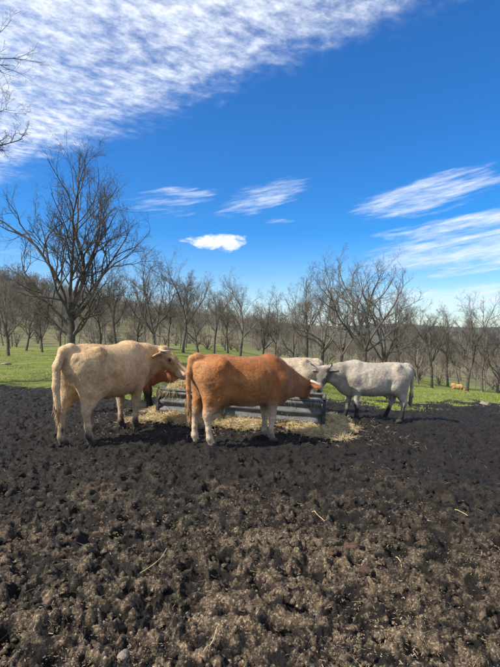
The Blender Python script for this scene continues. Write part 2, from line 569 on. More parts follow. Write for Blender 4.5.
# ------------------------------------------------------------------ implicit modelling for the cattle
class Field:
    def __init__(self, lo, hi, res):
        self.lo, self.res = np.array(lo, float), res
        self.n = np.ceil((np.array(hi) - self.lo) / res).astype(int) + 1
        self.F = np.full(self.n, 0.6)
        self.ax = [self.lo[i] + np.arange(self.n[i]) * res for i in range(3)]

    def region(self, lo, hi):
        a = np.clip(np.floor((np.array(lo) - self.lo) / self.res).astype(int), 0, self.n)
        b = np.clip(np.ceil((np.array(hi) - self.lo) / self.res).astype(int) + 1, 0, self.n)
        s = tuple(slice(a[i], b[i]) for i in range(3))
        g = np.meshgrid(*[self.ax[i][s[i]] for i in range(3)], indexing='ij', sparse=True)
        return s, g

    def blend(self, s, d, k, sub=False):
        f = self.F[s]
        if sub:
            d = -d; h = np.maximum(k - np.abs(f - d), 0) / k
            self.F[s] = np.maximum(f, d) + h * h * k * 0.25
        else:
            h = np.maximum(k - np.abs(f - d), 0) / k
            self.F[s] = np.minimum(f, d) - h * h * k * 0.25

    def cap(self, a, b, ra, rb, k=0.05, sub=False):
        a, b = np.array(a, float), np.array(b, float); rm = max(ra, rb) + k + 0.03
        s, (x, y, z) = self.region(np.minimum(a, b) - rm, np.maximum(a, b) + rm)
        ab = b - a; L2 = max(ab @ ab, 1e-9)
        t = np.clip(((x - a[0]) * ab[0] + (y - a[1]) * ab[1] + (z - a[2]) * ab[2]) / L2, 0, 1)
        d = np.sqrt((x - a[0] - t * ab[0]) ** 2 + (y - a[1] - t * ab[1]) ** 2 + (z - a[2] - t * ab[2]) ** 2) - (ra + t * (rb - ra))
        self.blend(s, d, k, sub)

    def ell(self, c, M, rad, k=0.03, sub=False):
        """ellipsoid: rows of M are its unit axes"""
        c = np.array(c, float); rad = np.array(rad, float); rm = rad.max() + k + 0.03
        s, (x, y, z) = self.region(c - rm, c + rm)
        q = 0; g = 0
        for i in range(3):
            e = ((x - c[0]) * M[i][0] + (y - c[1]) * M[i][1] + (z - c[2]) * M[i][2]) / rad[i]
            q = q + e * e; g = g + (e / rad[i]) ** 2
        k0, k1 = np.sqrt(q), np.sqrt(g) + 1e-6
        self.blend(s, k0 * (k0 - 1) / k1, k, sub)

    def loft(self, tab, k=0.05):
        tab = np.array(tab, float)
        xs = tab[:, 0]
        s, (x, y, z) = self.region((xs[0] - .15, -.6, tab[:, 2].min() - .15), (xs[-1] + .15, .6, tab[:, 1].max() + .15))
        def sp(col):
            xx = np.linspace(xs[0], xs[-1], 200); v = np.interp(xx, xs, col)
            v = np.convolve(np.pad(v, 9, mode='edge'), np.ones(19) / 19, 'valid')
            return np.interp(x, xx, v)
        zt, zb, w = sp(tab[:, 1]), sp(tab[:, 2]), sp(tab[:, 3])
        c, h = (zt + zb) * .5, (zt - zb) * .5
        t = (z - c) / h
        ww = w * (1 - 0.16 * np.clip(t, 0, 1.2) ** 2 - 0.05 * np.clip(t, 0, 1))
        n = 2.35
        f = (np.abs(y / ww) ** n + np.abs(t) ** n) ** (1 / n)
        d = (f - 1) * np.minimum(w, h)
        dx = np.maximum(np.maximum(xs[0] - x, x - xs[-1]), 0)
        d = np.where(dx > 0, np.maximum(d, 0) + dx, d)
        self.blend(s, d, k)

    def mesh(self):
        F = self.F
        S = F < 0
        nx, ny, nz = F.shape
        cs = [(i, j, k) for i in (0, 1) for j in (0, 1) for k in (0, 1)]
        def sl(A, c): return A[c[0]:nx - 1 + c[0], c[1]:ny - 1 + c[1], c[2]:nz - 1 + c[2]]
        cnt = sum(sl(S, c).astype(np.int8) for c in cs)
        act = (cnt > 0) & (cnt < 8)
        I, J, K = np.nonzero(act)
        acc = np.zeros((len(I), 3)); num = np.zeros(len(I))
        for a in cs:
            for ax in range(3):
                if a[ax] == 0:
                    b = list(a); b[ax] = 1
                    fa = F[I + a[0], J + a[1], K + a[2]]; fb = F[I + b[0], J + b[1], K + b[2]]
                    m = (fa < 0) != (fb < 0)
                    t = np.where(m, fa / np.where(m, fa - fb, 1), 0)
                    p = np.tile(np.array(a, float), (len(I), 1)); p[:, ax] = t
                    acc += p * m[:, None]; num += m
        V = self.lo + (np.stack([I, J, K], -1) + acc / num[:, None]) * self.res
        idx = np.full(act.shape, -1, np.int64); idx[I, J, K] = np.arange(len(I))
        Q = []
        for ax in range(3):
            o1, o2 = [(1, 2), (2, 0), (0, 1)][ax]
            lo_ = [slice(1, n - 1) for n in F.shape]; hi_ = list(lo_)
            lo_[ax] = slice(0, F.shape[ax] - 1); hi_[ax] = slice(1, F.shape[ax])
            A, B = S[tuple(lo_)], S[tuple(hi_)]
            g = np.stack(np.nonzero(A != B), -1)
            base = g + 1; base[:, ax] -= 1
            ins = A[tuple(g.T)]
            def cell(d1, d2):
                c = base.copy(); c[:, o1] += d1; c[:, o2] += d2
                return idx[c[:, 0], c[:, 1], c[:, 2]]
            q = np.stack([cell(-1, -1), cell(0, -1), cell(0, 0), cell(-1, 0)], -1)
            q[~ins] = q[~ins][:, ::-1]
            Q.append(q)
        Q = np.concatenate(Q); Q = Q[(Q >= 0).all(1)]
        return V, Q


TRUNK = [(-0.86, 1.20, 1.04, .05), (-0.80, 1.285, 0.88, .16), (-0.68, 1.345, 0.76, .235), (-0.52, 1.375, 0.68, .275), (-0.36, 1.36, 0.63, .295),
         (-0.12, 1.345, 0.575, .350), (0.12, 1.34, 0.56, .365), (0.34, 1.36, 0.575, .325), (0.50, 1.365, 0.60, .265), (0.66, 1.31, 0.64, .205),
         (0.79, 1.21, 0.72, .13), (0.86, 1.10, 0.82, .05)]


def make_cow(name, label, group, loc, heading, scale, poll, hf, hu, coat, tail, steps=None, horn=None, res=0.0135, details=True,
             neck_mid=None, sink=0.035, ear_drop=0.15, fat=1.0):
    steps = steps or {}
    poll, hf = np.array(poll, float), unit(np.array(hf, float))
    hu = np.array(hu, float); hu = unit(hu - hf * (hu @ hf)); hs = np.cross(hu, hf)
    HS = 1.13
    H = lambda f, s, u: poll + (hf * f + hs * s + hu * u) * HS
    muz = H(.5, 0, -.08)
    lo = np.minimum([-1.15, -.52, -.06], np.minimum(poll, muz) - .36); hi = np.maximum([.95, .52, 1.5], np.maximum(poll, muz) + .36)
    lo[2] = -.06
    fl = Field(lo, hi, res)
    fl.loft([(a, b, c, w * fat) for a, b, c, w in TRUNK])
    # hooks, pins, withers, brisket
    for s in (1, -1):
        fl.cap((-.50, .240 * s, 1.290), (-.44, .252 * s, 1.26), .060, .060, .085)
        fl.cap((-.80, .10 * s, 1.20), (-.74, .12 * s, 1.16), .07, .09, .08)
        fl.ell((-.27, .375 * s, 1.15), np.eye(3), (.12, .07, .10), .09, sub=True)
        fl.ell((.27, .375 * s, 1.06), np.eye(3), (.05, .05, .22), .06, sub=True)
        fl.ell((-.62, .285 * s, 1.27), np.eye(3), (.10, .06, .07), .08, sub=True)
        fl.ell((-.28, .33 * s, .78), np.eye(3), (.05, .05, .14), .08, sub=True)
        fl.cap((-.60, .21 * s, 1.02), (-.52, .22 * s, .92), .07, .08, .06)
    fl.cap((.72, 0, .78), (.60, 0, .66), .13, .12, .10)
    fl.cap((-.80, 0, 1.32), (-.20, 0, 1.315), .045, .035, .06)
    fl.cap((-.45, 0, .66), (-.32, 0, .64), .12, .09, .08)          # udder
    if details:
        for tx, ty in ((-.42, .06), (-.42, -.06), (-.34, .05), (-.34, -.05)):
            fl.cap((tx, ty, .56), (tx, ty, .49), .02, .013, .03)
    feet = []
    for s, key in ((1, 'L'), (-1, 'R')):
        dx, dy = steps.get('h' + key, (0, 0))
        o = lambda f: np.array([dx * f, dy * f * s, 0])
        P = lambda x, y, z, f: np.array([x, y * s, z]) + o(f)
        fl.cap(P(-.55, .15, 1.12, 0), P(-.43, .185, .80, .15), .165, .135, .12)
        fl.cap(P(-.71, .135, 1.05, 0), P(-.65, .155, .74, .25), .125, .095, .12)
        fl.cap(P(-.43, .185, .80, .15), P(-.63, .165, .57, .5), .125, .070, .08)
        fl.cap(P(-.65, .155, .74, .25), P(-.725, .16, .53, .5), .090, .042, .07)
        fl.cap(P(-.63, .165, .57, .5), P(-.70, .16, .47, .55), .068, .054, .05)
        fl.cap(P(-.70, .16, .48, .55), P(-.685, .16, .28, .8), .054, .039, .04)
        fl.cap(P(-.685, .16, .28, .8), P(-.67, .16, .14, .95), .039, .049, .03)
        fl.cap(P(-.67, .16, .14, .95), P(-.635, .16, .055, 1), .046, .052, .03)
        feet.append(P(-.615, .16, 0, 1))
        dx, dy = steps.get('f' + key, (0, 0))
        o = lambda f: np.array([dx * f, dy * f * s, 0])
        fl.cap(P(.46, .10, 1.26, 0), P(.54, .165, .96, 0), .09, .135, .09)
        fl.cap(P(.56, .175, .96, 0), P(.45, .175, .74, .1), .13, .105, .09)
        fl.cap(P(.45, .172, .74, .1), P(.475, .155, .46, .5), .098, .060, .06)
        fl.cap(P(.478, .155, .47, .5), P(.482, .155, .39, .55), .060, .057, .03)
        fl.cap(P(.478, .155, .39, .55), P(.465, .155, .22, .8), .050, .038, .03)
        fl.cap(P(.465, .155, .22, .8), P(.463, .155, .13, .95), .038, .048, .03)
        fl.cap(P(.463, .155, .13, .95), P(.50, .155, .055, 1), .046, .052, .03)
        feet.append(P(.515, .155, 0, 1))
    # neck: crest, core and throat
    nb = H(.02, 0, -.10)
    core0 = np.array([.58, 0, 1.06])
    mid = np.array(neck_mid, float) if neck_mid is not None else (core0 + nb) * .5
    fl.cap(core0, mid, .205, .155, .12); fl.cap(mid, nb, .155, .105, .08)
    crest0 = np.array([.46, 0, 1.26]); cr1 = H(-.03, 0, -.04)
    cm = mid + np.array([0, 0, .085]) if neck_mid is not None else (crest0 + cr1) * .5
    fl.cap(crest0, cm, .115, .095, .10); fl.cap(cm, cr1, .095, .075, .07)
    th0, th1 = np.array([.70, 0, .86]), H(.12, 0, -.19)
    tm = mid + (th0 + th1 - core0 - nb) * .42 if neck_mid is not None else (th0 + th1) * .5
    fl.cap(th0, tm, .135, .085, .12); fl.cap(tm, th1, .085, .065, .08)
    fl.cap(np.array([.74, 0, .70]), tm - np.array([0.0, 0, .07]), .075, .030, .09)   # dewlap
    # head
    fl.cap(H(.01, 0, -.06), H(.17, 0, -.06), 0.113, 0.099, .05)
    fl.cap(H(.14, 0, -.055), H(.42, 0, -.065), 0.088, 0.066, .05)
    fl.cap(H(.10, 0, -.16), H(.40, 0, -.125), 0.079, 0.050, .06)
    for s in (1, -1):
        fl.cap(H(.10, .055 * s, -.13), H(.18, .045 * s, -.14), 0.079, 0.062, .05)
        fl.cap(H(.14, .082 * s, -.035), H(.20, .078 * s, -.035), 0.045, 0.038, .035)
        fl.cap(H(-.01, .06 * s, .0), H(.0, .095 * s, .005), 0.056, 0.047, .04)
    fl.ell(H(.455, 0, -.085), [hf, hs, hu], (0.0701, 0.0881, 0.0678), .04)
    fl.cap(H(.40, 0, -.135), H(.47, 0, -.130), 0.047, 0.045, .03)
    for s in (1, -1):
        fl.ell(H(.508, .040 * s, -.070), [hf, hs, hu], (0.0226, 0.0181, 0.0147), .012, sub=True)
        ed = unit(hs * s * .95 - hu * ear_drop - hf * .12)                # ear
        en = unit(hf * .85 - hu * .35 - ed * ((hf * .85 - hu * .35) @ ed)); ew = np.cross(ed, en)
        e0 = H(.02, .105 * s, -.055)
        fl.cap(e0 - ed * .02, e0 + ed * .05, .032, .028, .03)
        fl.ell(e0 + ed * .115, [ed, ew, en], (.122, .069, .024), .025)
        if details: fl.ell(e0 + ed * .115 + en * .030, [ed, ew, en], (0.0881, 0.0407, 0.0226), .012, sub=True)
    # tail
    tail = [np.array(t, float) for t in tail]
    for i in range(len(tail) - 1):
        r0, r1 = tail[i][3], tail[i + 1][3]
        fl.cap(tail[i][:3], tail[i + 1][:3], r0, r1, .06 if i == 0 else .03)
    V, Q = fl.mesh()
    n = (vn3(V[:, 0] * 9, V[:, 1] * 9, V[:, 2] * 9, 3) - .5)
    c = coat(V, H, tail)
    if details:   # lie of the coat: faint ribs and folds
        X_, Y_, Z_ = V.T
        side = sstep(.16, .26, np.abs(Y_)) * sstep(-.34, -.2, X_) * sstep(.42, .3, X_) * sstep(.62, .75, Z_) * sstep(1.28, 1.15, Z_)
        rib = .0006 * np.sin((X_ + .25 * (Z_ - .9)) * 2 * np.pi / .085) * side * np.sign(Y_)
        n2 = vn3(X_ * 24, Y_ * 24, Z_ * 24, 5) - .5
        V = V + 0.011 * n[:, None] * np.array([0.3, 1, 0.5]) + .005 * n2[:, None]
        V[:, 1] += rib
    root = empty(name, (loc[0], loc[1], 0), label, 'cow', group)
    ch, sh = math.cos(heading), math.sin(heading)
    zf = float(terrain(loc[0] + .5 * ch, loc[1] + .5 * sh)); zb = float(terrain(loc[0] - .7 * ch, loc[1] - .7 * sh))
    zl = float(terrain(loc[0] - .3 * sh, loc[1] + .3 * ch)); zr = float(terrain(loc[0] + .3 * sh, loc[1] - .3 * ch))
    root.location = (loc[0], loc[1], (zf + zb) * .5 - sink)
    root.rotation_euler = (math.atan2(zl - zr, .6), -math.atan2(zf - zb, 1.2), heading)
    mesh_np('body', V * scale, Q, MAT['coat'], root, colors=c)
    if not details: return root
    # short winter coat standing off the skin
    rgh = np.random.default_rng(21)
    Nv = np.zeros_like(V)
    fn = np.cross(V[Q[:, 2]] - V[Q[:, 0]], V[Q[:, 3]] - V[Q[:, 1]])
    for k_ in range(4): np.add.at(Nv, Q[:, k_], fn)
    Nv /= np.linalg.norm(Nv, axis=1, keepdims=True) + 1e-9
    ok = np.nonzero((np.linalg.norm(V - H(.47, 0, -.10), axis=1) > .12) & (V[:, 2] > .10))[0]
    pk = rgh.choice(ok, min(26000, len(ok)), replace=len(ok) < 26000)
    b_ = V[pk] + rgh.normal(0, .005, (len(pk), 3)); nn = Nv[pk]
    flow = np.stack([np.full(len(pk), -.55), np.zeros(len(pk)), np.full(len(pk), -.8)], -1) + rgh.normal(0, .45, (len(pk), 3))
    flow -= nn * (flow * nn).sum(1, keepdims=True)
    dd_ = nn * .26 + flow * .9; dd_ /= np.linalg.norm(dd_, axis=1, keepdims=True)
    wv = np.cross(dd_, nn); wv /= np.linalg.norm(wv, axis=1, keepdims=True) + 1e-9
    ln = rgh.uniform(.010, .026, len(pk))[:, None]
    hv = np.stack([b_ - wv * .0022 - nn * .003, b_ + wv * .0022 - nn * .003, b_ + dd_ * ln], 1).reshape(-1, 3)
    hc = np.repeat(c[pk] * rgh.uniform(.82, 1.2, (len(pk), 1)), 3, 0)
    tag(mesh_np('coat_hair', hv * scale, np.arange(len(hv)).reshape(-1, 3), MAT['coat'], root, colors=np.clip(hc, 0, 1)), kind='stuff')
    for s in (1, -1):       # eyes
        bm = bmesh.new(); bmesh.ops.create_uvsphere(bm, u_segments=12, v_segments=8, radius=.023 * scale)
        p = H(.172, .110 * s, -.030) * scale
        bmesh.ops.translate(bm, vec=p, verts=bm.verts)
        obj_bm('eye', bm, MAT['eye'], root)
    if horn:
        for s in (1, -1):
            K = np.array([H(a, b * s, cc) for a, b, cc in horn['pts']])
            t = np.linspace(0, 1, 12); k = np.linspace(0, 1, len(K))
            co = [np.polyfit(k, K[:, i], min(3, len(K) - 1)) for i in range(3)]
            pts = np.stack([np.polyval(q, t) for q in co], -1)
            rad = horn['r'] * (1 - t) ** .75 + .004
            rad[-1] = .001
            Vh, Qh = tubes_np({(12, 10): [(pts * scale, rad * scale)]})
            mesh_np('horn', Vh, Qh, MAT['horn'], root, colors=np.array([horn['c0']]) * (1 - np.repeat(t, 10)[:, None] ** 1.6) + np.array([horn['c1']]) * np.repeat(t, 10)[:, None] ** 1.6)
    for p in feet:          # cloven hooves
        bm = bmesh.new()
        for cy in (-.030, .030):
            rings = []
            for (z, rx, ry, xo) in ((-.002, .075, .027, .012), (.035, .064, .027, .004), (.075, .048, .025, -.006)):
                ring = []
                for a in range(10):
                    an = a * 2 * math.pi / 10
                    x = math.cos(an); ring.append(bm.verts.new(((p[0] + xo + rx * x) * scale, (p[1] + cy + ry * math.sin(an) * (1 - .25 * max(x, 0))) * scale, (p[2] + z) * scale)))
                rings.append(ring)
            for r0, r1 in zip(rings, rings[1:]):
                for a in range(10): bm.faces.new((r0[a], r0[(a + 1) % 10], r1[(a + 1) % 10], r1[a]))
            bm.faces.new(rings[-1]); bm.faces.new(rings[0][::-1])
        obj_bm('hoof', bm, MAT['hoof'], root)
    # tail switch of hair
    rg = np.random.default_rng(11)
    e = tail[-1][:3]; dn = unit(tail[-1][:3] - tail[-2][:3])
    g = {}
    for i in range(170):
        a = e - dn * rg.uniform(0, .14) + rg.normal(0, .012, 3)
        L = rg.uniform(.16, .30)
        b1 = a + dn * L * .5 + rg.normal(0, .012, 3); b2 = a + dn * L + rg.normal(0, .022, 3)
        g.setdefault((3, 3), []).append((np.array([a, b1, b2]) * scale, np.array([.006, .006, .001]) * scale))
    Vt, Qt = tubes_np(g)
    tc = np.array([tail_col(coat)]) * np.ones((len(Vt), 1))
    mesh_np('tail_tuft', Vt, Qt, MAT['coat'], root, colors=tc)
    return root


def tail_col(coat): return coat.tuft


def lerp(c, target, w): return c * (1 - w[:, None]) + np.array([target]) * w[:, None]


def coat_maker(base, dark, pale, leg, muzzle, face, mud=0.0, mud_z=0.35, rear=0.0, tuft=None, belly=0.3, seed=0, mud_front=None, tailc=None):
    def f(V, H, tail):
        x, y, z = V.T
        n1 = vn3(x * 2.2, y * 2.2, z * 2.2, seed) * .6 + vn3(x * 11, y * 11, z * 11, seed + 3) * .4
        c = np.tile(np.array(base, float), (len(V), 1))
        c = lerp(c, dark, sstep(.42, .75, n1) * .38)
        c = lerp(c, pale, sstep(.55, .22, n1) * .32)
        c = lerp(c, pale, sstep(.95, .55, z) * (np.abs(x) < .65) * belly)
        c = lerp(c, pale, sstep(-.55, -.82, x) * rear)
        leg_w = sstep(.66, .42, z + (n1 - .5) * .25) * (x < .72)
        c = lerp(c, leg, leg_w * .9)
        # head
        O, M = H(0, 0, 0), H(.5, 0, -.09)
        ax = unit(M - O); t = (V - O) @ ax
        dist = np.linalg.norm(V - O - np.clip(t, 0, .5)[:, None] * ax, axis=1)
        hd = sstep(.26, .17, dist) * sstep(-.05, .06, t)
        c = lerp(c, face, hd * .85)
        dm = np.linalg.norm(V - H(.47, 0, -.10), axis=1)
        c = lerp(c, np.array(pale) * 1.05, hd * sstep(.19, .13, dm) * .7)
        c = lerp(c, muzzle, sstep(.105, .075, dm))
        for s in (1, -1):
            dn_ = np.linalg.norm(V - H(.508, .040 * s, -.07), axis=1)
            c = lerp(c, (.03, .02, .018), sstep(.036, .018, dn_) * .9)
            de = np.linalg.norm(V - H(.172, .10 * s, -.03), axis=1)
            c = lerp(c, np.array(dark) * .55, sstep(.055, .028, de) * .8)
            da = np.linalg.norm(V - H(.03, .22 * s, -.09), axis=1)
            c = lerp(c, dark, sstep(.13, .06, da) * .4)
        mz = np.where(x > 0, mud_front if mud_front is not None else mud_z, mud_z)
        n2 = vn3(x * 14, y * 14, z * 8, seed + 9)
        c = lerp(c, (.022, .018, .015), np.clip(sstep(mz + .10, mz - .10, z + (n2 - .5) * .22) * (x < .74) * mud, 0, 1))
        if tailc is not None:
            tp = np.array([q[:3] for q in tail]); dt_ = np.full(len(V), 9.0)
            for a, b in zip(tp[1:], tp[2:]):
                ab = b - a; tt = np.clip((V - a) @ ab / (ab @ ab), 0, 1); dt_ = np.minimum(dt_, np.linalg.norm(V - a - tt[:, None] * ab, axis=1))
            c = lerp(c, tailc, sstep(.075, .05, dt_) * .9)
        return np.clip(c * (0.9 + 0.2 * vn3(x * 30, y * 30, z * 30, 7))[:, None], 0, 1)
    f.tuft = tuft or pale
    return f


# ------------------------------------------------------------------ materials
MAT = {}


def build_materials():
    MAT['bark'] = ramp_mat('bark', [(0.25, (.040, .035, .030)), (0.55, (.10, .09, .077)), (0.8, (.22, .21, .19))], 5, 6, 0.95, 0.7, 0.03, 0.15, 0.1)
    MAT['twig'] = ramp_mat('twig_bark', [(0.25, (.060, .052, .044)), (0.55, (.125, .109, .090)), (0.8, (.22, .20, .175))], 3, 4, 0.95, 0.0, 0.01, 0.30, 0.1)
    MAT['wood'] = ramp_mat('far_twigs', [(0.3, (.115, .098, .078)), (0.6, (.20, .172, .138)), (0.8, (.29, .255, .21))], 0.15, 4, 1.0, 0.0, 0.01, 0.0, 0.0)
    m, nt, b = new_mat('cow_coat')
    co = objcoord(nt)
    st = nt.nodes.new('ShaderNodeVectorMath'); st.operation = 'MULTIPLY'; nt.links.new(co, st.inputs[0]); st.inputs[1].default_value = (0.5, 1, 0.35)
    hair = noise(nt, st.outputs[0], 95, 4, 0.65, 0.8)
    curl = noise(nt, co, 16, 4, 0.6, 0.6)
    k = hair * 0.55 + curl * 0.45
    mul = nt.nodes.new('ShaderNodeVectorMath'); mul.operation = 'SCALE'
    nt.links.new(attr_node(nt, 'Col', True), mul.inputs[0]); nt.links.new(((hair - .5) * 1.1 + (curl - .5) * 0.7 + (noise(nt, co, 3, 5, .65) - .5) * 0.35 + 1.0).s, mul.inputs['Scale'])
    nt.links.new(mul.outputs[0], b.inputs['Base Color'])
    b.inputs['Roughness'].default_value = 0.72; b.inputs['Specular IOR Level'].default_value = 0.18
    b.inputs['Sheen Weight'].default_value = 0.12; b.inputs['Sheen Roughness'].default_value = 0.4
    bump(nt, b, hair * 0.7 + curl, 0.8, 0.014)
    MAT['coat'] = m
    m, nt, b = new_mat('horn'); nt.links.new(attr_node(nt, 'Col', True), b.inputs['Base Color']); b.inputs['Roughness'].default_value = 0.45
    MAT['horn'] = m
    m, nt, b = new_mat('eye'); b.inputs['Base Color'].default_value = (.010, .007, .006, 1); b.inputs['Roughness'].default_value = 0.12
    MAT['eye'] = m
    MAT['hoof'] = ramp_mat('hoof', [(0.3, (.018, .015, .013)), (0.7, (.06, .05, .04))], 14, 4, 0.7, 0.3, 0.01)
    MAT['hay'] = ramp_mat('hay', [(0.28, (.28, .20, .095)), (0.5, (.48, .37, .19)), (0.75, (.68, .57, .35))], 9, 4, 0.8, 0.0, 0.01)
    MAT['hay_base'] = ramp_mat('matted_hay', [(0.28, (.11, .075, .036)), (0.55, (.29, .22, .11)), (0.8, (.46, .37, .2))], 22, 6, 0.95, 0.9, 0.03)
    MAT['litter'] = ramp_mat('hay_litter', [(0.25, (.09, .065, .042)), (0.5, (.26, .195, .12)), (0.75, (.48, .39, .26))], 12, 3, 0.9, 0.0, 0.01)
    MAT['clod'] = ramp_mat('mud_clod', [(0.3, (.011, .0095, .0085)), (0.58, (.035, .028, .023)), (0.8, (.085, .067, .050))], 9, 6, 0.72, 0.8, 0.02, 0.0, 0.35)
    MAT['dryclod'] = ramp_mat('dry_clod', [(0.3, (.05, .038, .028)), (0.55, (.17, .13, .088)), (0.8, (.34, .27, .18))], 14, 6, 0.95, 0.8, 0.02)
    MAT['dung'] = ramp_mat('old_dung', [(0.3, (.030, .018, .012)), (0.55, (.095, .055, .035)), (0.8, (.20, .125, .08))], 18, 6, 0.9, 0.9, 0.02)
    MAT['stone'] = ramp_mat('stone', [(0.3, (.11, .09, .07)), (0.55, (.22, .18, .14)), (0.8, (.36, .31, .25))], 16, 6, 0.9, 0.6, 0.01)
    MAT['leaf'] = ramp_mat('dead_leaf', [(0.3, (.30, .12, .04)), (0.7, (.52, .26, .11))], 30, 4, 0.8, 0.3, 0.003)
    # galvanised sheet with grime
    m, nt, b = new_mat('galvanised_sheet')
    co = objcoord(nt); sep = nt.nodes.new('ShaderNodeSeparateXYZ'); nt.links.new(co, sep.inputs[0])
    n1, n2 = noise(nt, co, 5, 5, 0.6), noise(nt, co, 28, 4, 0.6)
    c = mixc(nt, n1.smooth(.3, .7), (.068, .072, .072), (.150, .156, .154))
    dirt = (n2 * .5 + n1 * .6 - N(nt, sep.outputs[2]) * 0.7).smooth(.34, .66)
    c = mixc(nt, dirt * .85, c, (.045, .036, .028))
    c = mixc(nt, (noise(nt, co, 9, 5, .7) - .02).smooth(.60, .72) * .8, c, (.10, .045, .022))
    nt.links.new(c, b.inputs['Base Color']); b.inputs['Metallic'].default_value = 0.15
    nt.links.new((n2 * .3 + .52 + dirt * .2).s, b.inputs['Roughness'])
    bump(nt, b, n1 + n2 * .3, .25, .01)
    MAT['steel'] = m
    MAT['steel_dark'] = ramp_mat('dark_steel', [(0.3, (.020, .022, .023)), (0.55, (.055, .058, .060)), (0.8, (.12, .11, .10))], 14, 5, 0.6, 0.3, 0.005)
    m, nt, b = new_mat('grass_blade')
    n1 = noise(nt, objcoord(nt), 0.9, 4, 0.6)
    nt.links.new(mixc(nt, n1.smooth(.3, .7), (.115, .150, .026), (.245, .275, .055)), b.inputs['Base Color'])
    b.inputs['Roughness'].default_value = 0.6; b.inputs['Specular IOR Level'].default_value = 0.25
    MAT['grass'] = m


build_materials()
MAT['ground'] = ground_mat()
build_ground()


# ------------------------------------------------------------------ trees
def px_tree(x, depth, ytop):
    """stand a tree at picture bearing x and given distance; height so that its top shows at ytop"""
    X = (x - CX) / FPX * depth
    z = float(terrain(X, depth))
    return np.array([X, depth, z]), EYE + (CY - ytop) / FPX * depth - z


